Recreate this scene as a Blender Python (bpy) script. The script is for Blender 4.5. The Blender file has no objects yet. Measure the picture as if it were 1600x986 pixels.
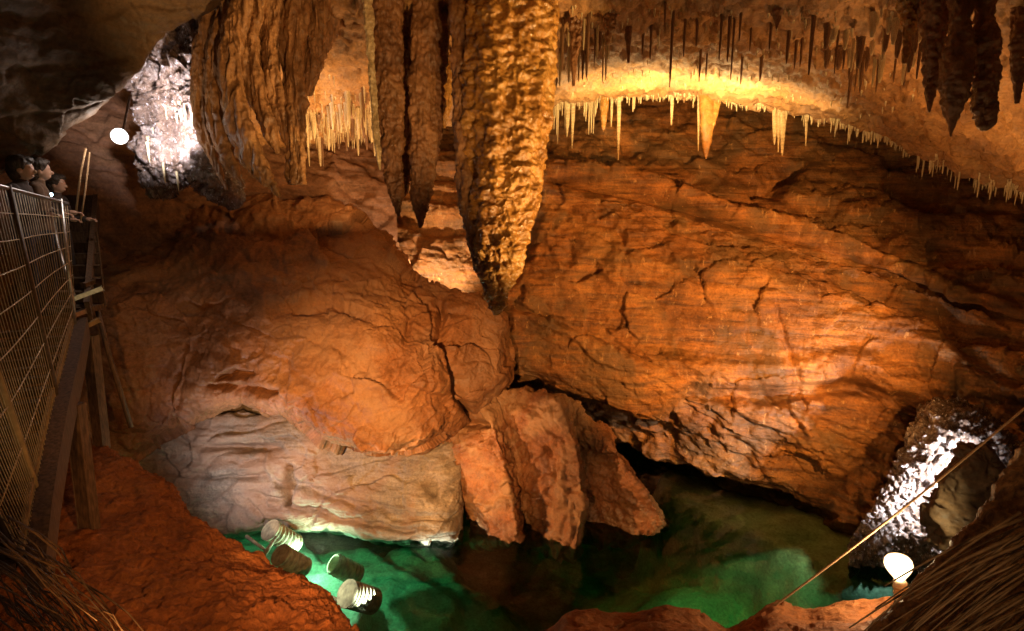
import bpy, bmesh, math, random
import numpy as np
from mathutils import Vector, Matrix
from mathutils.bvhtree import BVHTree

random.seed(7)
RNG = np.random.default_rng(11)
scene = bpy.context.scene
COL = scene.collection
R = math.radians

# ------------------------------------------------------------------ camera
PITCH = R(11.0)
F = 888.0
CP, SP = math.cos(PITCH), math.sin(PITCH)

def P(px, py, d):
    """point at depth d along the sight line through photo position (px, py)"""
    a = d * (px - 800.0) / F
    b = d * (493.0 - py) / F
    return np.array([a, d * CP + b * SP, -d * SP + b * CP])

def PZ(px, py, z):
    k = (493.0 - py) / F * CP - SP
    return P(px, py, z / k)

cam = bpy.data.cameras.new('camera')
cam.sensor_width = 36.0
cam.lens = F / 1600.0 * 36.0
cam.clip_start = 0.05
cam.clip_end = 200
camo = bpy.data.objects.new('camera', cam)
camo.rotation_euler = (R(90) - PITCH, 0, 0)
COL.objects.link(camo)
scene.camera = camo

# ------------------------------------------------------------------ noise
_G = RNG.normal(size=(32, 32, 32, 3)).astype(np.float32)
_G /= np.linalg.norm(_G, axis=-1, keepdims=True)
_H = RNG.random((32, 32, 32, 4)).astype(np.float32)
_ROT = np.array([[0.36, 0.48, -0.8], [-0.8, 0.6, 0.0], [0.48, 0.64, 0.6]], np.float32)

def perlin(p):
    p = p.astype(np.float32)
    i = np.floor(p).astype(np.int32)
    f = p - i
    w = f * f * f * (f * (f * 6 - 15) + 10)
    out = np.zeros(len(p), np.float32)
    for dx in (0, 1):
        wx = w[:, 0] if dx else 1 - w[:, 0]
        for dy in (0, 1):
            wy = w[:, 1] if dy else 1 - w[:, 1]
            for dz in (0, 1):
                wz = w[:, 2] if dz else 1 - w[:, 2]
                g = _G[(i[:, 0] + dx) & 31, (i[:, 1] + dy) & 31, (i[:, 2] + dz) & 31]
                dot = g[:, 0] * (f[:, 0] - dx) + g[:, 1] * (f[:, 1] - dy) + g[:, 2] * (f[:, 2] - dz)
                out += wx * wy * wz * dot
    return out * 1.5

def fbm(p, sc, octv=4, gain=0.5, ridged=False, off=0.0):
    q = p * sc + off
    s = np.zeros(len(p), np.float32); a = 1.0; t = 0
    for _ in range(octv):
        n = perlin(q)
        if ridged: n = 1 - 2 * np.abs(n)
        s += a * n; t += a; a *= gain
        q = (q @ _ROT) * 2.03 + 3.7
    return s / t

def facet(p, sc, off=0.0, slope=0.9):
    """broken-stone relief: every cell gets its own tilted plane"""
    w3 = np.stack([perlin(p * sc * 1.3 + 9.1 * k) for k in range(3)], 1) + 0.2 * np.stack([perlin(p * sc * 3.7 + 4.3 * k) for k in range(3)], 1)
    q = (p * sc + off + 0.28 * w3).astype(np.float32)
    i = np.floor(q).astype(np.int32)
    best = np.full(len(q), 9.0, np.float32); val = np.zeros(len(q), np.float32)
    for dx in (-1, 0, 1):
        for dy in (-1, 0, 1):
            for dz in (-1, 0, 1):
                a, b, c = (i[:, 0] + dx) & 31, (i[:, 1] + dy) & 31, (i[:, 2] + dz) & 31
                h = _H[a, b, c]
                r = q - (np.stack([i[:, 0] + dx, i[:, 1] + dy, i[:, 2] + dz], 1) + h[:, :3])
                dist = (r * r).sum(1)
                g = _G[a, b, c]
                v = (r * g).sum(1) * slope + (h[:, 3] - 0.5) * 0.7
                m = dist < best
                best[m] = dist[m]; val[m] = v[m]
    return val

def strata(p, dirv, h, warp=0.25, off=0.0, groove=0.45):
    """layered ledges: random step per bed, in [-0.5, 0.5]"""
    d = np.array(dirv, np.float32); d = d / np.linalg.norm(d)
    s = (p @ d) / h + off + warp / h * fbm(p, 0.7, 3, off=off)
    k = np.floor(s).astype(np.int32); f = s - k
    h0 = _H[k & 31, (k >> 5) & 31, 3, 0]; h1 = _H[(k + 1) & 31, ((k + 1) >> 5) & 31, 3, 0]
    e = np.clip((f - 0.72) / 0.28, 0, 1); e = e * e * (3 - 2 * e)
    groove = -groove * np.exp(-((f - 0.86) / 0.09) ** 2)
    return h0 * (1 - e) + h1 * e - 0.5 + groove

def proj(p):
    d = p[:, 1] * CP - p[:, 2] * SP
    u = p[:, 1] * SP + p[:, 2] * CP
    return 800 + F * p[:, 0] / d, 493 - F * u / d

def line_y(x, poly):
    return np.interp(x, [q[0] for q in poly], [q[1] for q in poly])

def ends(x, poly, f=60.0):
    return np.clip((x - poly[0][0]) / f + .2, 0, 1) * np.clip((poly[-1][0] - x) / f + .2, 0, 1)

def ledge(p, poly, up, wu, dn, wd, wob=5.0):
    """a lip standing proud above a bedding crack"""
    x, y = proj(p)
    s = y - line_y(x, poly) + wob * fbm(p, 2.2, 3)
    return ends(x, poly) * (up * np.exp(-((s + wu) / wu) ** 2) * (s < 0) + up * np.exp(-1.0) * np.exp(-(s / 2.5) ** 2) * (s >= 0)
                            - dn * np.exp(-((s - wd) / wd) ** 2) * (s > 0))

def crack(p, a, b, w, depth, wob=9.0):
    x, y = proj(p)
    n = fbm(p, 2.5, 3)
    x = x + wob * n; y = y + wob * n
    dx, dy = b[0] - a[0], b[1] - a[1]
    t = np.clip(((x - a[0]) * dx + (y - a[1]) * dy) / (dx * dx + dy * dy), 0, 1)
    dist = np.hypot(x - a[0] - t * dx, y - a[1] - t * dy)
    ww = w * (0.35 + 0.65 * np.sin(np.pi * np.clip(t, .03, .97)))
    return -depth * np.exp(-(dist / ww) ** 2)

def unit(v):
    return v / np.maximum(np.linalg.norm(v, axis=-1, keepdims=True), 1e-9)

# ------------------------------------------------------------------ mesh makers
def catmull(A, n):
    """interpolate array A along axis 0 to n samples"""
    m = len(A)
    t = np.linspace(0, m - 1, n); i = np.minimum(t.astype(int), m - 2); f = (t - i)
    sh = (n,) + (1,) * (A.ndim - 1); f = f.reshape(sh)
    Ap = np.concatenate([2 * A[:1] - A[1:2], A, 2 * A[-1:] - A[-2:-1]])
    p0, p1, p2, p3 = Ap[i], Ap[i + 1], Ap[i + 2], Ap[i + 3]
    ten = 0.42
    m1, m2 = ten * (p2 - p0), ten * (p3 - p1)
    f2, f3 = f * f, f * f * f
    return (2*f3 - 3*f2 + 1) * p1 + (f3 - 2*f2 + f) * m1 + (-2*f3 + 3*f2) * p2 + (f3 - f2) * m2

def grid_normals(G, wrap=False):
    du = np.gradient(G, axis=1)
    if wrap:
        du = (np.roll(G, -1, 1) - np.roll(G, 1, 1)) / 2
    dv = np.gradient(G, axis=0)
    return unit(np.cross(du, dv))

def mesh_from(name, verts, faces, smooth=True):
    me = bpy.data.meshes.new(name)
    verts = np.asarray(verts, np.float32); faces = np.asarray(faces, np.int32)
    n, k = faces.shape
    me.vertices.add(len(verts)); me.vertices.foreach_set('co', verts.ravel())
    me.loops.add(n * k); me.loops.foreach_set('vertex_index', faces.ravel())
    me.polygons.add(n)
    me.polygons.foreach_set('loop_start', np.arange(0, n * k, k, dtype=np.int32))
    me.polygons.foreach_set('loop_total', np.full(n, k, np.int32))
    me.update(calc_edges=True)
    if smooth:
        me.polygons.foreach_set('use_smooth', np.ones(n, bool))
    me.validate()
    return me

def grid_faces(nv, nu, wrap=False):
    a = np.arange(nv * nu).reshape(nv, nu)
    if wrap:
        a = np.concatenate([a, a[:, :1]], 1)
    return np.stack([a[:-1, :-1].ravel(), a[1:, :-1].ravel(), a[1:, 1:].ravel(), a[:-1, 1:].ravel()], 1)

def link(name, me, mat=None, parent=None, loc=None):
    if not isinstance(me, bpy.types.Mesh):
        bm = me; me = bpy.data.meshes.new(name); bm.to_mesh(me); bm.free()
    o = bpy.data.objects.new(name, me)
    if mat is not None and not me.materials: me.materials.append(mat)
    if parent is not None: o.parent = parent
    if loc is not None: o.location = loc
    COL.objects.link(o)
    return o

def tag(o, label, cat, group=None):
    o['label'] = label; o['category'] = cat
    if group: o['group'] = group
    return o

def struct(o, kind='structure'):
    o['kind'] = kind
    return o

def thing(name, label, cat, loc=(0, 0, 0), group=None):
    o = bpy.data.objects.new(name, None); o.location = [float(c) for c in loc]
    o.empty_display_size = 0.1
    COL.objects.link(o)
    return tag(o, label, cat, group)

CAMV = np.zeros(3)

def linear(A, n):
    m = len(A); t = np.linspace(0, m - 1, n); i = np.minimum(t.astype(int), m - 2); f = (t - i).reshape((n,) + (1,) * (A.ndim - 1))
    return A[i] * (1 - f) + A[i + 1] * f

def sheet(rows, nu, nv, lin=False):
    """control rows of (px, py, depth) -> fine world grid, normals turned to the viewer"""
    C = np.array([[P(*c) for c in r] for r in rows])
    G = catmull(C, nv)
    G = (linear if lin else catmull)(G.transpose(1, 0, 2), nu).transpose(1, 0, 2)
    return G

def displaced(G, fn, flip=None):
    N = grid_normals(G)
    c = (N * (-G)).sum(-1).mean()
    if c < 0: N = -N
    for ax_ in (0, 1):
        for _ in range(2):
            Np = np.pad(N, [(4, 4) if a_ == ax_ else (0, 0) for a_ in range(3)], mode='edge')
            N = sum(np.take(Np, np.arange(k, k + G.shape[ax_]), axis=ax_) for k in range(9)) / 9.0
    N = unit(N)
    p = G.reshape(-1, 3); n = N.reshape(-1, 3)
    d = fn(p.astype(np.float32))
    return (p + n * d[:, None]).reshape(G.shape)

def rock_obj(name, rows, nu, nv, fn, mat, parent=None, lin=False):
    G = displaced(sheet(rows, nu, nv, lin), fn)
    f = grid_faces(nv, nu)
    # orient faces to the viewer
    N = grid_normals(G)
    if (N * (-G)).sum(-1).mean() > 0: f = f[:, ::-1]
    return link(name, mesh_from(name, G.reshape(-1, 3), f), mat, parent), G

def bvh(o):
    me = o.data
    return BVHTree.FromPolygons([v.co[:] for v in me.vertices], [p.vertices[:] for p in me.polygons])

# ------------------------------------------------------------------ materials
def new_mat(name):
    m = bpy.data.materials.new(name); m.use_nodes = True
    nt = m.node_tree; nt.nodes.clear()
    return m, nt, nt.nodes, nt.links

def ramp(N, stops):
    r = N.new('ShaderNodeValToRGB'); e = r.color_ramp.elements
    while len(e) < len(stops): e.new(0.5)
    for el, (p, c) in zip(e, stops):
        el.position = p; el.color = (*c, 1)
    return r

def rock_mat(name, cols, sc=1.0, tilt=(0, 0, 0), band=0.5, bandscale=5.0, rough=(0.55, 0.95), spec=0.35,
             bump=0.8, bumpd=0.04, stain=None, stain_amt=0.5, fine=28.0, stretch=(0.35, 0.35, 3.5), spots=None):
    m, nt, N, L = new_mat(name)
    out = N.new('ShaderNodeOutputMaterial'); bs = N.new('ShaderNodeBsdfPrincipled')
    L.new(bs.outputs[0], out.inputs[0])
    tc = N.new('ShaderNodeTexCoord')
    n1 = N.new('ShaderNodeTexNoise'); n1.inputs['Scale'].default_value = 0.9 * sc
    n1.inputs['Detail'].default_value = 9; n1.inputs['Roughness'].default_value = 0.62
    n1.inputs['Distortion'].default_value = 0.6
    L.new(tc.outputs['Object'], n1.inputs['Vector'])
    r1 = ramp(N, [(0.30, cols[0]), (0.5, cols[1]), (0.70, cols[2])])
    L.new(n1.outputs[0], r1.inputs[0])
    # layered bands
    mp = N.new('ShaderNodeMapping'); mp.inputs['Rotation'].default_value = tilt
    mp.inputs['Scale'].default_value = stretch
    L.new(tc.outputs['Object'], mp.inputs[0])
    n2 = N.new('ShaderNodeTexNoise'); n2.inputs['Scale'].default_value = bandscale
    n2.inputs['Detail'].default_value = 7; n2.inputs['Roughness'].default_value = 0.6
    n2.inputs['Distortion'].default_value = 0.4
    L.new(mp.outputs[0], n2.inputs['Vector'])
    rb = ramp(N, [(0.33, (0.28, 0.24, 0.22)), (0.5, (0.85, 0.83, 0.82)), (0.67, (1.35, 1.3, 1.2))])
    L.new(n2.outputs[0], rb.inputs[0])
    mx = N.new('ShaderNodeMix'); mx.data_type = 'RGBA'; mx.blend_type = 'MULTIPLY'
    mx.inputs[0].default_value = band
    L.new(r1.outputs[0], mx.inputs[6]); L.new(rb.outputs[0], mx.inputs[7])
    col = mx.outputs[2]
    n3 = N.new('ShaderNodeTexNoise'); n3.inputs['Scale'].default_value = fine
    n3.inputs['Detail'].default_value = 10; n3.inputs['Roughness'].default_value = 0.68
    L.new(tc.outputs['Object'], n3.inputs['Vector'])
    # grain
    rg = ramp(N, [(0.3, (0.45, 0.43, 0.40)), (0.7, (1.3, 1.3, 1.3))])
    L.new(n3.outputs[0], rg.inputs[0])
    mg = N.new('ShaderNodeMix'); mg.data_type = 'RGBA'; mg.blend_type = 'MULTIPLY'; mg.inputs[0].default_value = 0.75
    L.new(col, mg.inputs[6]); L.new(rg.outputs[0], mg.inputs[7]); col = mg.outputs[2]
    if stain is not None:
        n4 = N.new('ShaderNodeTexNoise'); n4.inputs['Scale'].default_value = 0.55 * sc
        n4.inputs['Detail'].default_value = 6; n4.inputs['Roughness'].default_value = 0.65
        n4.inputs['Distortion'].default_value = 1.2
        mo = N.new('ShaderNodeMapping'); mo.inputs['Location'].default_value = (3.1, 7.7, 1.3)
        L.new(tc.outputs['Object'], mo.inputs[0]); L.new(mo.outputs[0], n4.inputs['Vector'])
        rs = ramp(N, [(0.47, (0, 0, 0)), (0.60, (1, 1, 1))])
        L.new(n4.outputs[0], rs.inputs[0])
        ms = N.new('ShaderNodeMath'); ms.operation = 'MULTIPLY'; ms.inputs[1].default_value = stain_amt
        L.new(rs.outputs[0], ms.inputs[0])
        m2 = N.new('ShaderNodeMix'); m2.data_type = 'RGBA'
        L.new(ms.outputs[0], m2.inputs[0]); L.new(col, m2.inputs[6]); m2.inputs[7].default_value = (*stain, 1)
        col = m2.outputs[2]
    if spots is not None:
        mv = N.new('ShaderNodeMapping'); mv.inputs['Scale'].default_value = (1.4, 1.4, .5)
        L.new(tc.outputs['Object'], mv.inputs[0])
        v = N.new('ShaderNodeTexNoise'); v.inputs['Scale'].default_value = 6.0 * sc
        v.inputs['Detail'].default_value = 5; v.inputs['Roughness'].default_value = 0.7
        L.new(mv.outputs[0], v.inputs['Vector'])
        rs = ramp(N, [(0.60, (0, 0, 0)), (0.68, (1, 1, 1))]); L.new(v.outputs[0], rs.inputs[0])
        m3 = N.new('ShaderNodeMix'); m3.data_type = 'RGBA'
        L.new(rs.outputs[0], m3.inputs[0]); L.new(col, m3.inputs[6]); m3.inputs[7].default_value = (*spots, 1)
        col = m3.outputs[2]
    L.new(col, bs.inputs['Base Color'])
    mr = N.new('ShaderNodeMapRange'); mr.inputs[1].default_value = 0.35; mr.inputs[2].default_value = 0.65
    mr.inputs[3].default_value = rough[0]; mr.inputs[4].default_value = rough[1]
    L.new(n2.outputs[0], mr.inputs[0]); L.new(mr.outputs[0], bs.inputs['Roughness'])
    bs.inputs['Specular IOR Level'].default_value = spec
    b1 = N.new('ShaderNodeBump'); b1.inputs['Strength'].default_value = bump; b1.inputs['Distance'].default_value = bumpd
    b2 = N.new('ShaderNodeBump'); b2.inputs['Strength'].default_value = bump; b2.inputs['Distance'].default_value = bumpd * 1.6
    L.new(n3.outputs[0], b1.inputs['Height']); L.new(n2.outputs[0], b2.inputs['Height'])
    L.new(b2.outputs[0], b1.inputs['Normal']); L.new(b1.outputs[0], bs.inputs['Normal'])
    return m

def plain_mat(name, col, rough=0.6, metal=0.0, spec=0.4, var=0.35, scale=14.0, bump=0.2, bd=0.004, stretch=(1, 1, 1)):
    m, nt, N, L = new_mat(name)
    out = N.new('ShaderNodeOutputMaterial'); bs = N.new('ShaderNodeBsdfPrincipled')
    L.new(bs.outputs[0], out.inputs[0])
    tc = N.new('ShaderNodeTexCoord'); mp = N.new('ShaderNodeMapping'); mp.inputs['Scale'].default_value = stretch
    L.new(tc.outputs['Object'], mp.inputs[0])
    n = N.new('ShaderNodeTexNoise'); n.inputs['Scale'].default_value = scale; n.inputs['Detail'].default_value = 7
    L.new(mp.outputs[0], n.inputs['Vector'])
    c = np.array(col)
    r = ramp(N, [(0.3, tuple(c * (1 - var))), (0.7, tuple(np.minimum(c * (1 + var), 1)))])
    L.new(n.outputs[0], r.inputs[0]); L.new(r.outputs[0], bs.inputs['Base Color'])
    bs.inputs['Roughness'].default_value = rough; bs.inputs['Metallic'].default_value = metal
    bs.inputs['Specular IOR Level'].default_value = spec
    b = N.new('ShaderNodeBump'); b.inputs['Strength'].default_value = bump; b.inputs['Distance'].default_value = bd
    L.new(n.outputs[0], b.inputs['Height']); L.new(b.outputs[0], bs.inputs['Normal'])
    return m

def emit_mat(name, col, strength, rim=None):
    m, nt, N, L = new_mat(name)
    out = N.new('ShaderNodeOutputMaterial'); e = N.new('ShaderNodeEmission')
    e.inputs[0].default_value = (*col, 1); e.inputs[1].default_value = strength
    if rim is not None:
        lw = N.new('ShaderNodeLayerWeight'); lw.inputs[0].default_value = 0.5
        r = ramp(N, [(0.25, tuple(c * strength for c in col)), (0.92, rim)])
        L.new(lw.outputs['Facing'], r.inputs[0]); L.new(r.outputs[0], e.inputs[0]); e.inputs[1].default_value = 1.0
    L.new(e.outputs[0], out.inputs[0])
    return m

TILT = (0.1, -0.46, 0.0)
M = {}
M['ceiling'] = rock_mat('ochre_ceiling_rock', [(0.17, 0.08, 0.03), (0.38, 0.19, 0.06), (0.52, 0.29, 0.10)], 1.2, (0, 0.1, 0), 0.4, 4,
                        (0.4, 0.85), 0.5, 0.8, 0.03, stain=(0.36, 0.21, 0.12), stain_amt=0.35, fine=22, stretch=(1, 1, 1))
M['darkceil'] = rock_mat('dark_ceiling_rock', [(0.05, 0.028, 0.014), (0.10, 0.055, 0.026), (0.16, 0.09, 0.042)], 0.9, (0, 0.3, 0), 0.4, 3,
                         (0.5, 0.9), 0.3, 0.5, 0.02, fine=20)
M['wall'] = rock_mat('layered_orange_wall', [(0.14, 0.055, 0.016), (0.35, 0.145, 0.034), (0.46, 0.225, 0.062)], 1.0, TILT, 0.9, 3.0,
                     (0.38, 0.8), 0.5, 0.75, 0.035, stain=(0.12, 0.07, 0.026), stain_amt=0.7, fine=24, spots=(0.44, 0.24, 0.085))
M['leftwall'] = rock_mat('brown_wall_rock', [(0.15, 0.07, 0.035), (0.26, 0.12, 0.055), (0.34, 0.18, 0.085)], 0.9, TILT, 0.4, 2.4,
                         (0.5, 0.9), 0.3, 0.6, 0.03, fine=22)
M['boulder'] = rock_mat('orange_clay_rock', [(0.17, 0.07, 0.026), (0.33, 0.145, 0.052), (0.42, 0.22, 0.09)], 0.8, (0.1, 0.25, 0), 0.35, 2.2,
                        (0.42, 0.8), 0.45, 0.55, 0.025, stain=(0.40, 0.25, 0.14), stain_amt=0.45, fine=26, stretch=(0.5, 0.5, 2.4))
M['grey'] = rock_mat('grey_banded_limestone', [(0.20, 0.165, 0.12), (0.32, 0.27, 0.205), (0.42, 0.37, 0.29)], 0.9, (0.05, -0.12, 0), 0.6, 2.6,
                     (0.4, 0.85), 0.45, 0.7, 0.03, stain=(0.32, 0.19, 0.11), stain_amt=0.6, fine=26)
M['butt'] = rock_mat('fluted_red_rock', [(0.14, 0.05, 0.018), (0.29, 0.115, 0.042), (0.38, 0.19, 0.08)], 1.1, (0.0, -0.1, 0), 0.45, 2.0,
                     (0.35, 0.75), 0.5, 0.6, 0.03, stain=(0.44, 0.30, 0.16), stain_amt=0.4, fine=26, stretch=(0.6, 0.6, 2))
M['clay'] = rock_mat('red_clay', [(0.20, 0.065, 0.02), (0.36, 0.12, 0.035), (0.44, 0.17, 0.055)], 1.6, (0, 0, 0), 0.3, 5,
                     (0.6, 0.95), 0.3, 1.0, 0.035, fine=18, stretch=(1, 1, 1))
M['gold'] = rock_mat('wet_golden_calcite', [(0.22, 0.09, 0.02), (0.44, 0.21, 0.045), (0.58, 0.33, 0.09)], 2.2, (0, 0, 0), 0.4, 5,
                     (0.12, 0.38), 0.7, 0.6, 0.02, fine=34, stretch=(1, 1, 1.5))
M['darkcalc'] = rock_mat('dark_brown_calcite', [(0.14, 0.065, 0.03), (0.27, 0.125, 0.05), (0.36, 0.19, 0.08)], 2.0, (0, 0, 0), 0.5, 6,
                         (0.25, 0.6), 0.55, 0.7, 0.02, fine=30, stretch=(2.2, 2.2, 0.5))
M['drape'] = rock_mat('striped_drapery_calcite', [(0.20, 0.10, 0.045), (0.36, 0.18, 0.07), (0.45, 0.26, 0.11)], 1.6, (0, 0.15, 0), 0.7, 6,
                      (0.3, 0.7), 0.5, 0.6, 0.02, fine=26, stretch=(2.6, 2.6, 0.25))
M['straw'] = rock_mat('pale_straw_calcite', [(0.45, 0.32, 0.16), (0.60, 0.46, 0.24), (0.70, 0.58, 0.36)], 3, (0, 0, 0), 0.3, 8,
                      (0.2, 0.5), 0.6, 0.3, 0.004, fine=40)
M['darkstraw'] = rock_mat('shaded_brown_straw', [(0.10, 0.05, 0.025), (0.20, 0.10, 0.045), (0.30, 0.17, 0.08)], 3, (0, 0, 0), 0.3, 8,
                          (0.2, 0.5), 0.6, 0.3, 0.004, fine=40)
M['ice'] = rock_mat('glint_speckled_flowstone', [(0.08, 0.045, 0.028), (0.20, 0.13, 0.09), (0.42, 0.35, 0.31)], 3.0, (0, 0, 0), 0.7, 9,
                    (0.06, 0.3), 0.9, 0.9, 0.035, fine=32, spots=(0.78, 0.74, 0.74), stretch=(1.5, 1.5, 0.6))  # white speckle paints wet glints as well as crust
M['silt'] = rock_mat('pale_pool_silt', [(0.40, 0.43, 0.34), (0.58, 0.62, 0.50), (0.68, 0.72, 0.58)], 1.2, (0, 0, 0), 0.4, 3,
                     (0.7, 0.95), 0.2, 0.6, 0.03, fine=20, stretch=(1, 1, 1))
M['thatch'] = rock_mat('fibrous_brown_bank', [(0.13, 0.06, 0.022), (0.28, 0.14, 0.055), (0.42, 0.25, 0.11)], 2.0, (0, 0.9, 0), 0.8, 9,
                       (0.5, 0.9), 0.35, 1.0, 0.03, fine=30, stretch=(3.5, 3.5, 0.22))
M['wood'] = plain_mat('weathered_wood', (0.12, 0.068, 0.036), 0.7, scale=10, var=0.5, bump=0.5, bd=0.01, stretch=(4, 4, 1))
M['palewood'] = plain_mat('pale_stake_wood', (0.42, 0.27, 0.12), 0.55, scale=16, var=0.3)
M['metal'] = plain_mat('galvanised_steel', (0.42, 0.40, 0.38), 0.35, 0.85, 0.5, var=0.25, scale=30)
M['rust'] = plain_mat('brown_painted_steel', (0.10, 0.06, 0.035), 0.5, 0.3, 0.5, var=0.4, scale=30)
M['wire'] = plain_mat('fence_wire', (0.52, 0.38, 0.22), 0.4, 0.3, 0.5, var=0.2, scale=30)
M['rope'] = plain_mat('tan_rope', (0.40, 0.25, 0.13), 0.8, scale=90, var=0.3, bump=0.6, bd=0.004)
M['stick'] = plain_mat('dry_stick', (0.12, 0.07, 0.035), 0.55, scale=25, var=0.45, spec=0.5)
M['drum'] = plain_mat('pale_fired_clay', (0.34, 0.30, 0.18), 0.8, scale=11, var=0.5, bump=0.9, bd=0.03)
M['skin'] = plain_mat('skin', (0.45, 0.26, 0.18), 0.5, scale=20, var=0.08)
M['hair'] = plain_mat('dark_hair', (0.035, 0.022, 0.015), 0.45, spec=0.5, scale=60, var=0.5, bump=0.8, bd=0.01, stretch=(3, 3, 0.4))
M['darkcloth'] = plain_mat('dark_jacket_cloth', (0.055, 0.04, 0.035), 0.9, scale=12, var=0.3, bump=0.5, bd=0.02)
M['browncloth'] = plain_mat('brown_jacket_cloth', (0.13, 0.075, 0.045), 0.9, scale=12, var=0.3, bump=0.5, bd=0.02)
M['bluecloth'] = plain_mat('dark_denim', (0.03, 0.035, 0.06), 0.9, scale=30, var=0.3, bump=0.4, bd=0.01)
M['black'] = plain_mat('black_plastic', (0.03, 0.03, 0.03), 0.4)
M['ceramic'] = plain_mat('pale_lamp_socket', (0.55, 0.42, 0.28), 0.5, scale=12, var=0.15)
M['bulb_cool'] = emit_mat('cool_lit_glass', (0.92, 0.96, 1.0), 30.0, (1.0, .80, .62))
M['bulb_warm'] = emit_mat('warm_lit_glass', (1.0, 0.80, 0.45), 8.0, (.95, .40, .10))
M['led'] = emit_mat('small_blue_white_light', (0.55, 0.85, 1.0), 12.0)

# water: clear surface that lets lamp light in, with a green absorbing body
m, nt, N, L = new_mat('clear_green_pool_water')
out = N.new('ShaderNodeOutputMaterial')
tr = N.new('ShaderNodeBsdfTransparent'); tr.inputs[0].default_value = (0.93, 1.0, 0.97, 1)
gl = N.new('ShaderNodeBsdfGlossy'); gl.inputs['Roughness'].default_value = 0.04
fr = N.new('ShaderNodeFresnel'); fr.inputs[0].default_value = 1.33
tc = N.new('ShaderNodeTexCoord'); nz = N.new('ShaderNodeTexNoise'); nz.inputs['Scale'].default_value = 2.2
nz.inputs['Detail'].default_value = 3
bp = N.new('ShaderNodeBump'); bp.inputs['Strength'].default_value = 0.12; bp.inputs['Distance'].default_value = 0.02
L.new(tc.outputs['Object'], nz.inputs['Vector']); L.new(nz.outputs[0], bp.inputs['Height'])
L.new(bp.outputs[0], gl.inputs['Normal'])
ms = N.new('ShaderNodeMixShader')
L.new(fr.outputs[0], ms.inputs[0]); L.new(tr.outputs[0], ms.inputs[1]); L.new(gl.outputs[0], ms.inputs[2])
L.new(ms.outputs[0], out.inputs['Surface'])
va = N.new('ShaderNodeVolumeAbsorption'); va.inputs['Color'].default_value = (0.05, 0.80, 0.50, 1)
va.inputs['Density'].default_value = 0.72
L.new(va.outputs[0], out.inputs['Volume'])
M['water'] = m

WATER_Z = -5.40

# ------------------------------------------------------------------ rock setting
SD = (0.44, 0.10, 0.88)     # bedding of the big wall: dips to the right

def wall_fn(p):
    x, y = proj(p)
    calm = np.exp(-((x - 1120) / 300) ** 4 - ((y - 500 - .12 * (x - 1000)) / 75) ** 4)
    calm = np.maximum(calm, .6 * np.exp(-((x - 1150) / 260) ** 2 - ((y - 270) / 45) ** 2))
    k = 1 - .8 * calm
    d = 0.20 * fbm(p, 0.7, 4) + 0.10 * fbm(p, 2.2, 4, ridged=True) * k
    d += (0.24 * strata(p, SD, 0.85, 0.8, 0, .3) + 0.07 * strata(p, SD, 0.23, 0.5, 7.3, .25) * np.clip(.5 + 1.6 * fbm(p, .8, 2, off=5), 0, 1)) * k
    d += 0.14 * facet(p, 1.1, 2.0) + (0.045 * facet(p, 3.2, 5.0) + 0.022 * facet(p, 8.0, 1.0) + 0.035 * fbm(p, 6, 4, .6, ridged=True)) * (.35 + .65 * np.clip(.5 + 1.5 * fbm(p, .6, 2, off=9), 0, 1)) * (1 - .5 * calm) + 0.02 * fbm(p, 16, 2)
    slab = np.clip((y - (455 + .30 * (x - 800)) ) / 60, 0, 1) * np.clip((1500 - x) / 150, 0, 1)
    d += slab * (.16 * strata(p, SD, 0.42, .5, 17, .2) + .05 * strata(p, SD, 0.11, .3, 3.3, .12))
    d += ledge(p, [(850,272),(900,276),(1000,294),(1080,320),(1150,343),(1250,370),(1330,398),(1400,428),(1500,468),(1620,508)], .30, 10, .60, 9)
    d += ledge(p, [(1310,428),(1380,446),(1450,476),(1530,506),(1620,538)], .25, 9, .55, 10)
    d += ledge(p, [(990,590),(1080,600),(1180,604),(1280,596),(1340,588),(1400,622),(1460,650)], .22, 22, .30, 14, 10)
    d += ledge(p, [(960,690),(1040,712),(1110,735),(1200,752),(1290,800)], .15, 12, .2, 8)
    d += ledge(p, [(480,262),(560,268),(640,262),(720,270),(800,262)], .2, 10, .35, 10)
    d += ledge(p, [(500,330),(600,322),(680,345),(760,350)], .25, 12, .3, 12)
    d += crack(p, (1180, 300), (1250, 262), 16, .35) + crack(p, (1390, 290), (1480, 330), 22, .5) + crack(p, (1210, 470), (1260, 640), 6, .08)
    d += crack(p, (1480, 520), (1590, 600), 20, .4) + crack(p, (1400, 620), (1470, 655), 12, .4) + crack(p, (840, 300), (800, 440), 16, .3)
    return d

xs = [380, 520, 640, 760, 860, 980, 1110, 1240, 1360, 1480, 1600, 1720, 1850]
rows = []
ys0 = [150, 130, 120, 110, 110, 110, 110, 120, 140, 170, 220, 280, 340]
ds0 = [14.5, 14.5, 14.6, 14.8, 15, 15, 14.8, 14.2, 13.4, 12.4, 11.2, 10, 9]
rows.append([(x, y - 60, d + .4) for x, y, d in zip(xs, ys0, ds0)])
ys = [250, 235, 225, 215, 212, 215, 225, 245, 270, 300, 345, 400, 450]
ds = [13.2, 13.4, 13.6, 13.9, 14, 14, 13.8, 13.3, 12.6, 11.6, 10.4, 9.2, 8.2]
rows.append(list(zip(xs, ys, ds)))
ys = [300, 290, 275, 270, 272, 292, 325, 365, 400, 440, 490, 545, 600]
ds = [12.6, 12.4, 12.5, 12.8, 12.9, 12.8, 12.5, 12.0, 11.3, 10.5, 9.4, 8.3, 7.3]
rows.append(list(zip(xs, ys, ds)))
ys = [340, 330, 320, 318, 320, 335, 362, 398, 435, 480, 530, 585, 640]
ds = [12.6, 12.3, 12.6, 12.9, 12.9, 12.7, 12.4, 11.9, 11.3, 10.5, 9.5, 8.4, 7.4]
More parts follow.
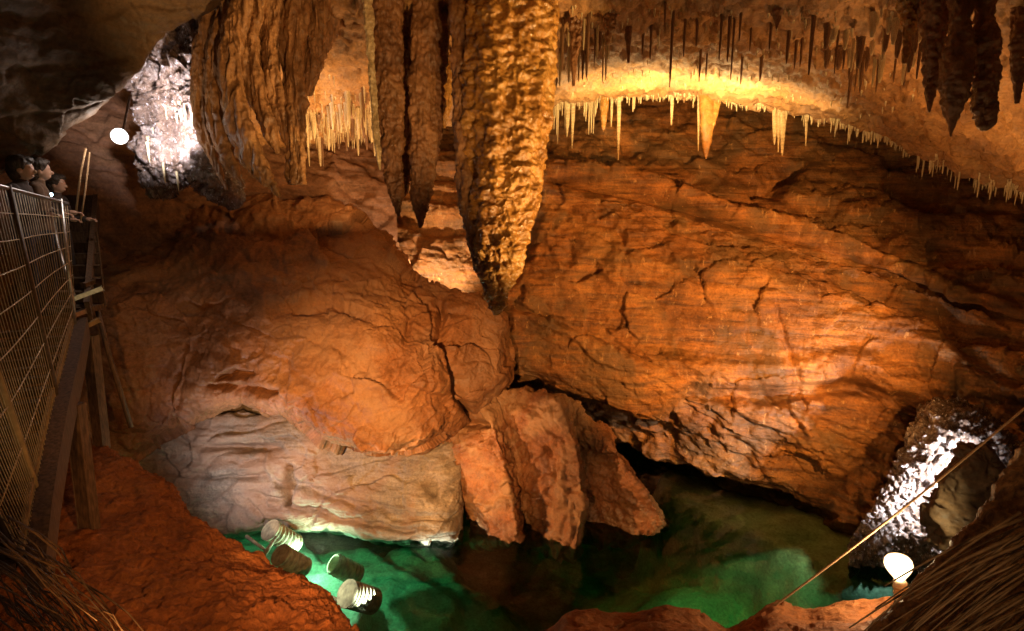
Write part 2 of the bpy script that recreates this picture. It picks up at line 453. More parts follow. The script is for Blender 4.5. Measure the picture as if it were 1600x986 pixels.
rows.append(list(zip(xs, ys, ds)))
ys = [430, 410, 400, 405, 420, 435, 445, 460, 490, 530, 575, 630, 690]
ds = [12.2, 12.0, 12.1, 12.2, 12.2, 11.9, 11.5, 11.0, 10.5, 9.8, 9.0, 8.0, 7.0]
rows.append(list(zip(xs, ys, ds)))
ys = [500, 480, 465, 475, 495, 540, 575, 590, 600, 620, 650, 690, 740]
ds = [12.0, 11.9, 12.0, 12.1, 11.9, 11.5, 11.0, 10.6, 10.2, 9.6, 8.9, 8.0, 7.0]
rows.append(list(zip(xs, ys, ds)))
ys = [560, 540, 520, 520, 545, 600, 640, 660, 680, 680, 690, 730, 780]
ds = [12.0, 11.9, 11.9, 11.8, 11.6, 11.2, 10.8, 10.4, 10.0, 9.6, 9.1, 8.2, 7.2]
rows.append(list(zip(xs, ys, ds)))
ys = [620, 610, 600, 590, 620, 660, 705, 735, 770, 775, 760, 780, 820]
ds = [12.2, 12.2, 12.2, 12.1, 12.1, 12.0, 11.2, 10.6, 10.0, 9.8, 9.4, 8.6, 7.8]
rows.append(list(zip(xs, ys, ds)))
ys = [680, 670, 660, 650, 680, 705, 755, 790, 845, 850, 840, 850, 880]
ds = [12.8, 12.8, 12.8, 12.9, 13.2, 13.0, 11.6, 10.8, 9.6, 9.5, 9.3, 8.8, 8.2]
rows.append(list(zip(xs, ys, ds)))
ys = [y + 60 for y in ys]; ds = [d + .7 for d in ds]
rows.append(list(zip(xs, ys, ds)))
wall, _ = rock_obj('cave_wall', rows, 620, 440, wall_fn, M['wall'])
struct(wall)

def ceil_fn(p):
    return (0.10 * fbm(p, 0.9, 4) + 0.07 * fbm(p, 3.0, 4, ridged=True) + 0.10 * strata(p, (0.1, -0.9, 0.45), 0.55, 0.5, 3.0)
            + 0.06 * facet(p, 2.5, 8.0) + 0.05 * facet(p, 6, 2) + 0.06 * fbm(p, 5, 4, .6, ridged=True) + 0.03 * fbm(p, 14, 3))

xs = [330, 440, 560, 700, 860, 1000, 1120, 1250, 1350, 1450, 1600, 1750, 1980]
lipy = [235, 225, 215, 190, 168, 150, 152, 172, 202, 238, 292, 350, 420]
lipd = [10.2, 10.6, 11, 11.3, 11.4, 11.3, 11.0, 10.5, 10.0, 9.3, 8.2, 7.2, 6.2]
topd = [8.1, 8.0, 7.5, 6.9, 6.8, 6.7, 6.5, 6.2, 5.9, 5.5, 4.9, 4.3, 3.9]
rows = []
rows.append([(x, -420, .48 * t) for x, t in zip(xs, topd)])
rows.append([(x, -180, .70 * t) for x, t in zip(xs, topd)])
rows.append([(x, 0 + 0.08 * (l - 150), t) for x, l, t in zip(xs, lipy, topd)])
rows.append([(x, 0.45 * l, t * .62 + d * .38) for x, l, t, d in zip(xs, lipy, topd, lipd)])
rows.append([(x, 0.75 * l, t * .30 + d * .70) for x, l, t, d in zip(xs, lipy, topd, lipd)])
rows.append([(x, l - 8, d - .15) for x, l, d in zip(xs, lipy, lipd)])
rows.append([(x, l, d + .05) for x, l, d in zip(xs, lipy, lipd)])
rows.append([(x, l - 14, d + .35) for x, l, d in zip(xs, lipy, lipd)])
rows.append([(x, l - 60, d + 2.5) for x, l, d in zip(xs, lipy, lipd)])
ceil, CG = rock_obj('cave_ceiling', rows, 440, 260, ceil_fn, M['ceiling'])
struct(ceil)
CEIL = bvh(ceil)

def smooth_fn(p):
    return 0.14 * fbm(p, 0.8, 4) + 0.05 * facet(p, 1.6, 3) + 0.02 * fbm(p, 7, 3) + 0.05 * strata(p, (0.3, -.5, .8), 0.5, .5)

edge = [(-220, 330), (-60, 285), (50, 245), (105, 205), (160, 168), (208, 112), (240, 62), (300, 25), (380, -10), (480, -60)]
ed = [6.0, 6.2, 6.4, 6.5, 6.6, 6.7, 6.8, 6.9, 7.0, 7.0]
rows = [[(x - 160 * k, y - 230 * k, d * (1 - .23 * k)) for (x, y), d in zip(edge, ed)] for k in (2.0, 1.4, .9, .5, .2, 0.04)]
rows.append([(x, y, d + .1) for (x, y), d in zip(edge, ed)])
rows.append([(x - 10, y - 12, d + .5) for (x, y), d in zip(edge, ed)])
rows.append([(x - 20, y - 60, d + 2.5) for (x, y), d in zip(edge, ed)])
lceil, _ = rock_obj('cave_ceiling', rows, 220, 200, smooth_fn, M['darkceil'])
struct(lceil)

def left_fn(p):
    return (0.16 * fbm(p, 0.8, 4) + 0.10 * facet(p, 1.3, 6) + 0.12 * strata(p, SD, 0.5, .4, 2) + 0.03 * facet(p, 4, 1)
            + 0.03 * fbm(p, 8, 3))

xs = [-260, -120, 20, 140, 260, 380, 500, 620]
rows = []
for y, dd in ((-60, 1.6), (60, 1.2), (150, .6), (230, .2), (300, 0), (400, 0), (500, 0.1), (600, .1), (700, 0.2), (820, .2)):
    rows.append([(x, y + (30 if x < 100 else 0), d + dd) for x, d in zip(xs, [5.6, 6.8, 8.2, 9.4, 10.2, 10.8, 11.4, 12.0])])
lwall, _ = rock_obj('cave_wall', rows, 260, 300, left_fn, M['leftwall'])
struct(lwall)

# ---- central outcrop
def boulder_fn(p):
    d = (0.12 * fbm(p, 0.7, 4) + 0.19 * facet(p, 0.75, 4.2, .9) + 0.06 * facet(p, 1.9, 1.2, .8) + 0.02 * facet(p, 6, 2) + 0.04 * fbm(p, 5, 5, .6)
         + 0.05 * strata(p, (0.25, 0.2, 0.95), 0.5, .6, 5) + 0.04 * fbm(p * np.array([1, 1, .5], np.float32), 3, 4, ridged=True))
    d += crack(p, (690, 470), (702, 560), 9, .25) + crack(p, (702, 560), (735, 650), 10, .3)
    d += crack(p, (340, 590), (400, 585), 6, .2) + crack(p, (330, 600), (440, 615), 7, .2) + crack(p, (640, 500), (610, 600), 14, .1, 14)
    d += ledge(p, [(420, 480), (520, 468), (600, 500)], .10, 12, .12, 8) + ledge(p, [(560, 610), (640, 600), (720, 625)], .06, 16, .06, 8)
    return d

rows = [
 [(60,420,12.6),(210,410,12.6),(320,400,12.6),(420,390,12.6),(500,400,12.6),(570,450,12.5),(620,500,12.4),(720,530,12.4),(760,560,12.2),(770,580,12.0)],
 [(60,345,11.0),(210,335,11.1),(325,326,11.2),(425,320,11.3),(505,320,11.4),(592,382,11.2),(632,442,11.0),(742,468,10.6),(786,505,10.5),(796,555,11.2)],
 [(60,340,10.5),(215,327,10.6),(330,318,10.8),(430,312,10.9),(515,312,11.0),(600,372,10.7),(640,432,10.5),(750,458,10.1),(792,500,10.0),(801,560,10.7)],
 [(50,400,10.0),(205,392,10.0),(315,385,10.1),(415,378,10.2),(508,380,10.2),(588,420,10.1),(640,470,9.8),(740,485,9.75),(790,525,9.85),(801,566,10.6)],
 [(50,455,9.0),(205,460,9.0),(315,452,9.2),(415,452,9.1),(508,458,9.3),(575,480,9.2),(645,520,9.0),(722,520,9.5),(786,545,9.7),(800,574,10.5)],
 [(50,490,8.7),(200,505,8.7),(308,495,9.0),(410,500,8.8),(502,500,8.9),(572,520,8.8),(655,552,8.7),(716,560,9.35),(784,568,9.6),(798,584,10.4)],
 [(50,570,8.8),(195,560,8.6),(300,545,8.9),(400,545,8.8),(490,560,8.7),(570,590,8.6),(662,600,8.55),(720,605,9.2),(782,592,9.55),(794,596,10.4)],
 [(50,650,8.7),(195,650,8.8),(285,632,9.0),(380,608,8.9),(450,622,8.6),(502,668,8.4),(580,688,8.5),(666,686,8.6),(722,648,9.25),(762,622,9.8)],
 [(60,720,8.7),(205,700,9.1),(298,645,9.3),(380,622,9.3),(442,642,9.0),(500,690,8.8),(575,708,8.9),(660,705,9.2),(712,672,9.7),(752,636,10.2)],
 [(60,740,9.4),(205,712,9.9),(298,648,10.1),(380,622,10.2),(445,642,9.9),(500,690,9.7),(575,706,9.8),(660,702,10.1),(712,668,10.6),(752,632,10.9)],
 [(60,740,10.6),(205,700,10.8),(298,630,11.0),(380,606,11.0),(450,620,11.0),(500,660,11.0),(575,680,11.0),(660,680,11.2),(712,640,11.6),(752,610,11.8)],
]
o, _ = rock_obj('rock_outcrop', rows, 460, 420, boulder_fn, M['boulder'], lin=True)
tag(o, 'huge rounded orange brown rock outcrop overhanging the grey banded wall', 'rock outcrop')

# ---- grey banded wall under the overhang
def grey_fn(p):
    d0 = crack(p, (305, 645), (380, 630), 7, .6, 6) + crack(p, (375, 630), (450, 632), 8, .6, 6) + crack(p, (445, 632), (500, 676), 8, .5, 6)
    d = d0 + (0.12 * fbm(p, 0.9, 4) + 0.09 * strata(p, (-0.15, 0.1, 1.0), 0.42, .8, 11) + 0.06 * facet(p, 1.3, 9) + 0.03 * facet(p, 3.3, 2)
         + 0.022 * strata(p, (-0.1, 0, 1.0), 0.12, .5, 4) * np.clip(.4 + 2 * fbm(p, 1.1, 2), 0, 1) + 0.02 * fbm(p, 8, 4))
    d += ledge(p, [(318, 690), (360, 692), (432, 690)], .08, 8, .3, 7) + crack(p, (452, 730), (445, 785), 8, .3)
    d += ledge(p, [(380, 735), (500, 758), (560, 778), (640, 800), (715, 806)], .05, 16, .08, 7, 16)
    d += ledge(p, [(380, 768), (500, 792), (580, 812), (690, 826)], .04, 12, .07, 6, 18)
    d += ledge(p, [(300, 738), (370, 742), (430, 735)], .04, 8, .08, 4) + crack(p, (415, 705), (425, 755), 5, -.06) + crack(p, (385, 780), (420, 830), 3, .08)
    return d
xs = [170, 260, 340, 420, 500, 580, 650, 705, 722, 722]
rows = [
 [(x, 590, d) for x, d in zip(xs, [10.6, 10.6, 10.6, 10.6, 10.6, 10.7, 10.8, 10.9, 11.2, 11.6])],
 [(x, y, d) for x, y, d in zip(xs, [650, 650, 648, 645, 660, 690, 690, 690, 690, 690], [9.9, 9.8, 9.8, 9.85, 9.9, 9.9, 9.9, 10.0, 10.3, 11])],
 [(x, y, d) for x, y, d in zip(xs, [720, 715, 712, 715, 725, 745, 750, 755, 755, 755], [9.8, 9.65, 9.6, 9.6, 9.6, 9.6, 9.6, 9.7, 10, 11])],
 [(x, y, d) for x, y, d in zip(xs, [785, 780, 780, 778, 785, 800, 810, 812, 812, 812], [9.6, 9.55, 9.5, 9.45, 9.4, 9.3, 9.25, 9.3, 9.7, 10.6])],
 [(x, y, d) for x, y, d in zip(xs, [850, 840, 832, 815, 820, 836, 846, 846, 842, 840], [9.4, 9.4, 9.45, 9.4, 9.35, 9.2, 9.1, 9.15, 9.6, 10.4])],
 [(x, y, d) for x, y, d in zip(xs, [870, 860, 842, 822, 826, 840, 850, 850, 846, 844], [9.4, 9.5, 9.6, 9.8, 9.8, 9.7, 9.6, 9.6, 10, 10.6])],
 [(x, y, d) for x, y, d in zip(xs, [900, 890, 850, 826, 830, 842, 850, 850, 850, 850], [9.6, 9.8, 10.3, 11.0, 11.2, 11.2, 11.2, 11.2, 11.2, 11.6])],
]
o, _ = rock_obj('limestone_wall', rows, 260, 240, grey_fn, M['grey'])
tag(o, 'pale grey banded limestone face under the overhang above the pool', 'rock wall')

# ---- fluted buttress
def butt_fn(p):
    return (0.07 * fbm(p, 1.3, 3) + 0.07 * facet(p, 1.6, 2.6) + 0.06 * facet(p, 3.4, 7) + 0.05 * fbm(p, 4.5, 4, .6, ridged=True) + 0.02 * facet(p, 9, 4) + 0.015 * fbm(p, 12, 3)
            + 0.04 * strata(p, (-0.1, 0.1, 1), 0.4, .5, 6, .2) + crack(p, (700, 655), (762, 662), 7, .25) + crack(p, (855, 700), (870, 740), 12, .10)
            + crack(p, (930, 715), (960, 712), 6, .12))
b1 = [(690,665,10.3),(705,655,10.1),(755,628,9.9),(775,618,10.1),(800,614,9.95),(862,616,9.75),(890,632,10.0),(905,640,9.95),(950,668,9.9),(958,690,10.8)]
b5 = [(738,846,10.3),(757,852,9.65),(808,838,9.25),(822,842,9.95),(832,848,9.6),(896,868,9.1),(906,838,9.9),(978,846,9.7),(1036,818,9.2),(1040,822,10.3)]
rows = [
 [(x - 5, y + 45, 11.7) for x, y, d in b1],
 [(x - 2, y + 6, d + .45) for x, y, d in b1],
 b1,
 [(690,700,10.2),(705,703,9.9),(778,690,9.55),(800,695,9.95),(826,690,9.75),(898,690,9.4),(906,700,9.85),(922,690,9.7),(962,700,9.45),(964,710,10.8)],
 [(712,755,10.3),(728,758,9.8),(792,750,9.4),(808,755,9.95),(830,750,9.7),(906,745,9.25),(914,750,9.9),(940,748,9.75),(992,748,9.35),(994,752,10.6)],
 [(730,808,10.3),(750,808,9.7),(803,803,9.3),(818,805,9.95),(832,805,9.65),(912,800,9.15),(918,800,9.9),(962,805,9.75),(1022,792,9.25),(1024,795,10.4)],
 b5,
 [(x, y + 4, d + .35) for x, y, d in b5],
 [(x - 5, y - 2, d + 1.7) for x, y, d in b5],
]
o, _ = rock_obj('rock_buttress', rows, 340, 280, butt_fn, M['butt'], lin=True)
tag(o, 'fluted reddish rock buttress with ragged hanging foot, tapering to a point over the dark pool', 'rock buttress')

# ---- tilted slab behind the buttress (pale edge running down to the right)
def slab_fn(p):
    return (0.10 * fbm(p, 1.2, 3) + 0.10 * strata(p, SD, 0.33, .5, 3, .15) + 0.035 * strata(p, SD, 0.09, .4, 8, .1) + 0.06 * facet(p, 2.2, 4) + 0.02 * fbm(p, 9, 3))
top = [(770, 470), (800, 482), (850, 498), (900, 520), (960, 548), (1020, 575), (1080, 600)]
bot = [(772, 560), (800, 575), (850, 592), (900, 612), (950, 630), (1000, 650), (1040, 660)]
td = [11.2, 11.1, 11.0, 10.9, 10.8, 10.75, 10.9]
rows = [[(x, y + 10, d + 1.2) for (x, y), d in zip(top, td)],
        [(x, y, d + .05) for (x, y), d in zip(top, td)],
        [(x * .6 + X * .4, y * .6 + Y * .4, d - .1) for (x, y), (X, Y), d in zip(top, bot, td)],
        [(X, Y, d + .0) for (X, Y), d in zip(bot, td)],
        [(X, Y + 5, d + .35) for (X, Y), d in zip(bot, td)],
        [(X, Y - 6, d + 1.6) for (X, Y), d in zip(bot, td)]]
o, _ = rock_obj('rock_slab', rows, 220, 130, slab_fn, M['wall'])
tag(o, 'long tilted layered slab with a pale broken lower edge, behind the fluted buttress', 'rock slab')

# ---- banks
def clay_fn(p):
    return (0.12 * fbm(p, 0.9, 3) + 0.09 * fbm(p, 2.4, 4) + 0.03 * facet(p, 5, 2) + 0.02 * facet(p, 12, 5) + 0.02 * fbm(p, 14, 4, .6))
e = [(-40,650,7.6),(60,668,7.2),(130,685,6.9),(205,722,6.6),(280,765,6.4),(330,828,6.1),(415,875,5.8),(478,905,5.5),(512,945,5.1),(560,1000,4.7),(640,1090,4.3),(720,1180,4.0)]
r2 = [(-120,720,6.6),(-20,740,6.2),(60,760,6.0),(140,790,5.8),(210,830,5.6),(262,870,5.4),(335,910,5.1),(388,940,4.9),(420,980,4.6),(460,1040,4.2),(540,1130,3.9),(620,1220,3.6)]
r3 = [(-220,830,5.4),(-120,850,5.0),(-20,870,4.9),(60,890,4.8),(120,920,4.6),(170,960,4.4),(220,1000,4.2),(262,1040,4),(300,1080,3.8),(350,1150,3.5),(420,1220,3.3),(500,1320,3.1)]
r4 = [(x - 160, y + 190, d - .9) for x, y, d in r3]
rows = [[(x - 20, y + 120, d + 1.6) for x, y, d in e], [(x, y + 24, d + .55) for x, y, d in e], [(x, y + 1, d + .1) for x, y, d in e], [(x * .75 + X * .25, y * .75 + Y * .25, d * .75 + D * .25) for (x, y, d), (X, Y, D) in zip(e, r2)], r2, r3, r4]
lbank, _ = rock_obj('left_bank', rows, 380, 300, clay_fn, M['clay'])
struct(lbank)

def clay2_fn(p):
    return 0.05 * fbm(p, 1.6, 3) + 0.04 * fbm(p, 4, 4) + 0.02 * facet(p, 5, 2) + 0.012 * fbm(p, 14, 3)
e = [(700,1060),(800,1020),(862,978),(885,956),(930,957),(975,964),(1035,948),(1090,955),(1138,980),(1175,962),(1215,946),(1260,954),(1310,944),(1370,938),(1440,932),(1520,905),(1620,870),(1720,860)]
ed = [5.0,5.0,5.0,5.0,5.0,4.9,4.9,4.85,4.8,4.8,4.8,4.8,4.75,4.7,4.65,4.6,4.5,4.4]
rows = [[(x, y + 150, d + 1.2) for (x, y), d in zip(e, ed)], [(x, y + 22, d + .35) for (x, y), d in zip(e, ed)],
        [(x, y, d) for (x, y), d in zip(e, ed)], [(x, y + 22, d - .3) for (x, y), d in zip(e, ed)],
        [(x, y * .5 + 520, d - .8) for (x, y), d in zip(e, ed)], [(x * .9 + 80, 1180, d - 1.5) for (x, y), d in zip(e, ed)]]
rbank, _ = rock_obj('right_bank', rows, 340, 150, clay2_fn, M['clay'])
struct(rbank)

def thatch_fn(p):
    return 0.06 * fbm(p, 1.4, 3) + 0.04 * fbm(p, 5, 4, ridged=True) + 0.012 * fbm(p, 18, 3)
e = [(1720,560),(1660,630),(1600,712),(1560,765),(1520,815),(1490,855),(1462,890),(1430,925),(1395,962),(1350,1010),(1290,1080)]
ed = [3.9,3.9,3.9,3.85,3.8,3.75,3.7,3.65,3.6,3.5,3.3]
rows = [[(x + 30, y + 90, d + .9) for (x, y), d in zip(e, ed)], [(x + 6, y + 8, d + .2) for (x, y), d in zip(e, ed)],
        [(x, y, d) for (x, y), d in zip(e, ed)], [(x + 30, y + 28, d - .15) for (x, y), d in zip(e, ed)],
        [(x + 95, y + 85, d - .4) for (x, y), d in zip(e, ed)], [(x + 260, y + 190, d - .8) for (x, y), d in zip(e, ed)]]
o, _ = rock_obj('thatched_bank', rows, 260, 160, thatch_fn, M['thatch'])
tag(o, 'steep fibrous brown bank of matted stems in the lower right corner', 'bank')

# ---- wet white flowstone, right and left
def ice_fn(p):
    return 0.06 * fbm(p, 2, 3) + 0.10 * fbm(p, 4, 4, ridged=True) + 0.05 * facet(p, 6, 3) + 0.05 * facet(p, 13, 2) + 0.03 * fbm(p, 16, 3, ridged=True)
rows = [
 [(1440,640,9.3),(1480,632,9.2),(1530,645,9.0),(1580,690,8.7),(1640,740,8.2)],
 [(1432,660,8.9),(1470,645,8.7),(1525,660,8.5),(1575,705,8.2),(1640,760,7.8)],
 [(1400,735,8.6),(1450,715,8.3),(1510,725,8.1),(1570,755,7.9),(1640,800,7.4)],
 [(1360,800,8.5),(1420,790,8.3),(1490,795,8.1),(1560,805,7.8),(1640,840,7.3)],
 [(1325,848,8.5),(1390,842,8.3),(1470,840,8.1),(1550,850,7.8),(1640,880,7.3)],
 [(1325,900,8.9),(1390,900,8.8),(1470,900,8.6),(1550,900,8.3),(1640,930,7.8)],
]
o, _ = rock_obj('flowstone', rows, 200, 200, ice_fn, M['ice'])
tag(o, 'glistening wet white flowstone cascade above the round bulb lamp', 'flowstone')

def ice2_fn(p):
    q = p * np.array([1, 1, .55], np.float32)
    return 0.06 * fbm(p, 2, 3) + 0.24 * fbm(q, 2.6, 4, ridged=True) + 0.09 * facet(q, 5, 3) + 0.06 * facet(p, 12, 3) + 0.04 * fbm(p, 14, 3, ridged=True)
rows = [
 [(230,40,8.9),(262,34,8.9),(300,30,8.9),(335,36,8.9),(350,60,9.3)],
 [(222,62,8.5),(262,56,8.3),(300,52,8.2),(330,60,8.4),(345,70,9.0)],
 [(202,112,8.4),(250,112,8.1),(295,110,8.0),(325,115,8.2),(345,120,8.9)],
 [(222,150,8.5),(262,150,8.2),(300,150,8.0),(328,160,8.1),(348,170,8.8)],
 [(240,195,8.6),(272,195,8.3),(305,195,8.1),(332,205,8.1),(352,215,8.8)],
 [(222,260,8.7),(262,245,8.4),(300,235,8.2),(335,250,8.2),(356,260,8.9)],
 [(240,292,9.0),(265,282,8.8),(300,262,8.6),(340,290,8.6),(360,300,9.1)],
 [(250,285,9.8),(270,270,9.8),(300,250,9.8),(340,275,9.8),(360,290,9.8)],
]
o, _ = rock_obj('flowstone', rows, 150, 220, ice2_fn, M['ice'])
ICE = bvh(o)
tag(o, 'spiky white crystalline flowstone beside the starry lamp, left of the striped draperies', 'flowstone')

# ------------------------------------------------------------------ pool
def pool():
    nx, ny = 260, 260
    X, Y = np.meshgrid(np.linspace(-9, 9, nx), np.linspace(4, 17, ny))
    Z = np.full_like(X, -8.0)
    def plateau(a, b, half, z, soft=.35):
        nonlocal Z
        a, b = PZ(*a, z)[:2], PZ(*b, z)[:2]
        e = b - a; t = np.clip(((X - a[0]) * e[0] + (Y - a[1]) * e[1]) / (e @ e), 0, 1)
        dist = np.hypot(X - a[0] - t * e[0], Y - a[1] - t * e[1])
        q = np.stack([X, Y, X * 0 + 2], -1).reshape(-1, 3).astype(np.float32)
        dist = dist + .35 * fbm(q, .9, 3).reshape(X.shape)
        m = np.clip((half - dist) / soft + .5, 0, 1); m = m * m * (3 - 2 * m)
        Z = np.maximum(Z, -8.0 + (z + 8.0) * m)
    plateau((400, 850), (490, 960), 1.0, -6.1, .7)
    plateau((500, 900), (620, 1000), 1.0, -6.5, .8)
    plateau((540, 880), (650, 960), .9, -6.5, .9)
    plateau((640, 880), (720, 960), 1.1, -6.7, 1.4)
    plateau((1090, 765), (1330, 868), .95, -5.72, .5)
    plateau((1050, 940), (1250, 900), .9, -6.9, 2.2)
    p = np.stack([X, Y, Z], -1).reshape(-1, 3).astype(np.float32)
    p[:, 2] += 0.12 * fbm(p, 1.2, 4) + 0.06 * fbm(p, 3, 3, ridged=True) + 0.03 * facet(p, 3, 1)
    return p, grid_faces(ny, nx)[:, ::-1]
p, f = pool()
bed = struct(link('pool_bed', mesh_from('pool_bed', p, f), M['silt']))
BED = bvh(bed)
bm = bmesh.new()
bmesh.ops.create_cube(bm, size=1.0)
for v in bm.verts:
    v.co = (v.co.x * 17.6, 10.4 + v.co.y * 12.4, WATER_Z if v.co.z > 0 else -9.6)
struct(link('water', bm, M['water']))

# ------------------------------------------------------------------ speleothems
def stal_grid(path, radii, ns, nt, flat=1.0, spin=0.0, flutes=(), fn=None):
    """tapered hanging body: path of points, radius per point; flat = depth/width of the section"""
    A = catmull(np.array(path, float), nt); Rr = catmull(np.array(radii, float).reshape(-1, 1), nt)[:, 0]
    Rr = np.maximum(Rr, 0.002)
    th = np.linspace(0, 2 * np.pi, ns, endpoint=False)
    G = np.zeros((nt, ns, 3))
    t = np.linspace(0, 1, nt)
    for k in range(nt):
        r = Rr[k] * np.ones(ns)
        for (n, a, ph, tw) in flutes:
            r = r * (1 + a * np.cos(n * th + ph + tw * t[k]))
        x = r * np.cos(th); y = r * np.sin(th) * flat
        c, s = math.cos(spin), math.sin(spin)
        G[k, :, 0] = A[k, 0] + c * x - s * y
        G[k, :, 1] = A[k, 1] + s * x + c * y
        G[k, :, 2] = A[k, 2]
    if fn is not None:
        N = grid_normals(G, True)
        ctr = A[:, None, :]
        if ((G - ctr) * N).sum(-1).mean() < 0: N = -N
        p = G.reshape(-1, 3); d = fn(p.astype(np.float32))
        taper = np.clip(np.repeat(Rr, ns) / 0.08, 0.15, 1)
        G = (p + N.reshape(-1, 3) * (d * taper)[:, None]).reshape(G.shape)
    return G

def stal_obj(name, G, mat, base=None, parent=None):
    nt, ns, _ = G.shape
    base = G[0].mean(0) if base is None else np.array(base)
    f = grid_faces(nt, ns, True)
    V = np.concatenate([G.reshape(-1, 3) - base, [G[-1].mean(0) - base + np.array([0, 0, -.003])]])
    me = mesh_from(name, V, f)
    # close the tip
    bm = bmesh.new(); bm.from_mesh(me); bm.verts.ensure_lookup_table()
    tip = bm.verts[len(V) - 1]
    for k in range(ns):
        fc = bm.faces.new((bm.verts[(nt - 1) * ns + k], bm.verts[(nt - 1) * ns + (k + 1) % ns], tip)); fc.smooth = True
    bmesh.ops.recalc_face_normals(bm, faces=bm.faces)
    bm.to_mesh(me); bm.free()
    return link(name, me, mat, parent, base)

def hang(pts, d, widths, depths=None):
    """path + radii from photo centre line (px, py) and widths in photo pixels at depth d"""
    path = [P(x, y, d if depths is None else depths[i]) for i, (x, y) in enumerate(pts)]
    dd = [d] * len(pts) if depths is None else depths
    return path, [w * .5 * q / F for w, q in zip(widths, dd)]

def gold_fn(p):
    q = p * np.array([1, 1, 1.9], np.float32)
    w = p + 0.05 * np.stack([fbm(p, 5, 2, off=k) for k in (0., 3., 6.)], 1)
    q = w * np.array([1, 1, 1.25], np.float32)
    return 0.05 * fbm(p, 1.6, 3) + 0.045 * fbm(q, 8.5, 1) + 0.032 * fbm(q, 19, 2) + 0.05 * fbm(p * np.array([1, 1, .25], np.float32), 3.5, 2, ridged=True)

path, rad = hang([(800, -190), (800, -80), (796, 20), (793, 120), (790, 220), (787, 300), (783, 360), (780, 420), (777, 465), (775, 492)], 6.5,
                 [170, 150, 136, 130, 120, 104, 84, 56, 30, 6])
G = stal_grid(path, rad, 300, 460, flat=0.8, flutes=[(3, .06, .6, 1.0), (7, .03, 0, 2)], fn=gold_fn)
o = stal_obj('stalactite', G, M['gold'])
tag(o, 'giant wet golden knobbly stalactite with a long pointed tip, in the middle of the ceiling', 'stalactite')

def rough_fn(p):
    q = p * np.array([1, 1, .5], np.float32)
    return 0.06 * fbm(p, 2, 3) + 0.06 * fbm(q, 8, 3) + 0.03 * fbm(p, 18, 2)

def ribbed_fn(p):
    q = p * np.array([1, 1, .22], np.float32)
    return 0.08 * fbm(q, 4.5, 3) + 0.06 * fbm(q, 10, 3, ridged=True) + 0.012 * fbm(p, 14, 3)

specs = [
 # points, d, widths, flat, spin, fn, mat, name, label
 ([(722,-150),(724,0),(726,120),(730,230),(738,330),(752,410),(762,455)], 6.45, [60,44,40,38,36,28,8], .9, .2, rough_fn, 'darkcalc', 'stalactite',
  'dark brown knobbly stalactite fused to the left flank of the giant golden one'),
 ([(676,-150),(674,0),(668,120),(664,220),(660,290),(657,330),(656,356)], 6.9, [70,62,54,46,34,20,5], .7, .3, rough_fn, 'darkcalc', 'stalactite',
  'long reddish brown stalactite between two dark gaps, just left of the giant golden one'),
 ([(604,-150),(604,0),(606,110),(610,200),(614,270),(620,315),(623,338)], 6.9, [70,52,46,38,30,16,5], .8, -.2, rough_fn, 'darkcalc', 'stalactite',
  'long brown stalactite edged with a bright wet seam, third from the giant golden one'),
 ([(636,-150),(636,0),(634,120),(632,220),(628,290),(624,320)], 7.3, [60,50,44,36,22,6], .6, 0, rough_fn, 'darkcalc', 'stalactite',
  'shadowed dark stalactite tucked behind the gap between two long brown ones'),
 ([(572,-150),(574,0),(580,90),(585,170),(590,230),(594,265)], 6.7, [20,16,13,12,9,3], .8, 0, rough_fn, 'straw', 'stalactite',  # pale material stands in for light that does not reach it
  'thin wet pale stalactite running down the left edge of the long brown ones'),
 ([(700,-150),(698,0),(697,90),(696,170),(694,200)], 8.2, [22,20,16,10,3], .8, 0, ribbed_fn, 'gold', 'stalactite',
  'slim amber stalactite glowing in the gap left of the giant golden one'),
]
for pts, d, w, fl, sp, fn, mt, nm, lb in specs:
    path, rad = hang(pts, d, w)
    G = stal_grid(path, rad, 130, 300, flat=fl, spin=sp, flutes=[(3, .08, sp, 1.5), (5, .05, 1, 2)], fn=fn)
    o = stal_obj(nm, G, M[mt]); tag(o, lb, 'stalactite')

drapes = [
 ([(360,-120),(330,50),(314,110),(316,180),(332,240),(354,297)], 7.35, [40,34,30,28,20,4], .8, -.5, 'leftmost dark fluted drapery with a narrow tip, touching the white flowstone'),
 ([(384,-120),(350,40),(334,110),(338,180),(356,245),(380,292)], 7.2, [38,32,30,28,20,5], .8, -.6, 'second fluted drapery from the white flowstone, dark brown with a blunt tip'),
 ([(406,-120),(372,30),(360,100),(370,180),(398,255),(437,308)], 7.0, [46,38,38,44,40,4], .7, -.5, 'broad orange drapery blade with the lowest, sharpest tip'),
 ([(430,-120),(398,20),(390,80),(402,150),(420,200),(434,240)], 7.1, [36,32,30,30,22,5], .8, -.5, 'folded brown drapery just right of the broad orange blade'),
 ([(448,-120),(426,20),(420,80),(430,140),(440,190),(447,225)], 7.2, [36,30,28,24,16,5], .8, -.4, 'short folded brown drapery between the broad blade and the square footed one'),
 ([(474,-120),(462,10),(456,80),(460,160),(463,235),(464,288)], 7.2, [44,40,34,30,26,20], .7, -.2, 'straight narrow drapery with a square cut foot, rightmost of the draperies'),
 ([(500,-120),(494,0),(488,60),(484,110),(478,150)], 7.5, [50,40,30,20,5], .5, -.2, 'short pale drapery strip stretched down from the top right of the draperies'),
 ([(540,-120),(528,0),(508,60),(492,110),(484,150)], 7.9, [60,46,26,14,5], .5, .3, 'slanting amber drapery band above the small ceiling stalactites'),
]
for pts, d, w, fl, sp, lb in drapes:
    path, rad = hang(pts, d, [q * .9 for q in w])
    G = stal_grid(path, rad, 140, 260, flat=fl, spin=sp, flutes=[(2, .22, sp + 1.2, .5), (5, .12, 1, .8)], fn=ribbed_fn)
    o = stal_obj('drapery', G, M['drape']); tag(o, lb, 'drapery')

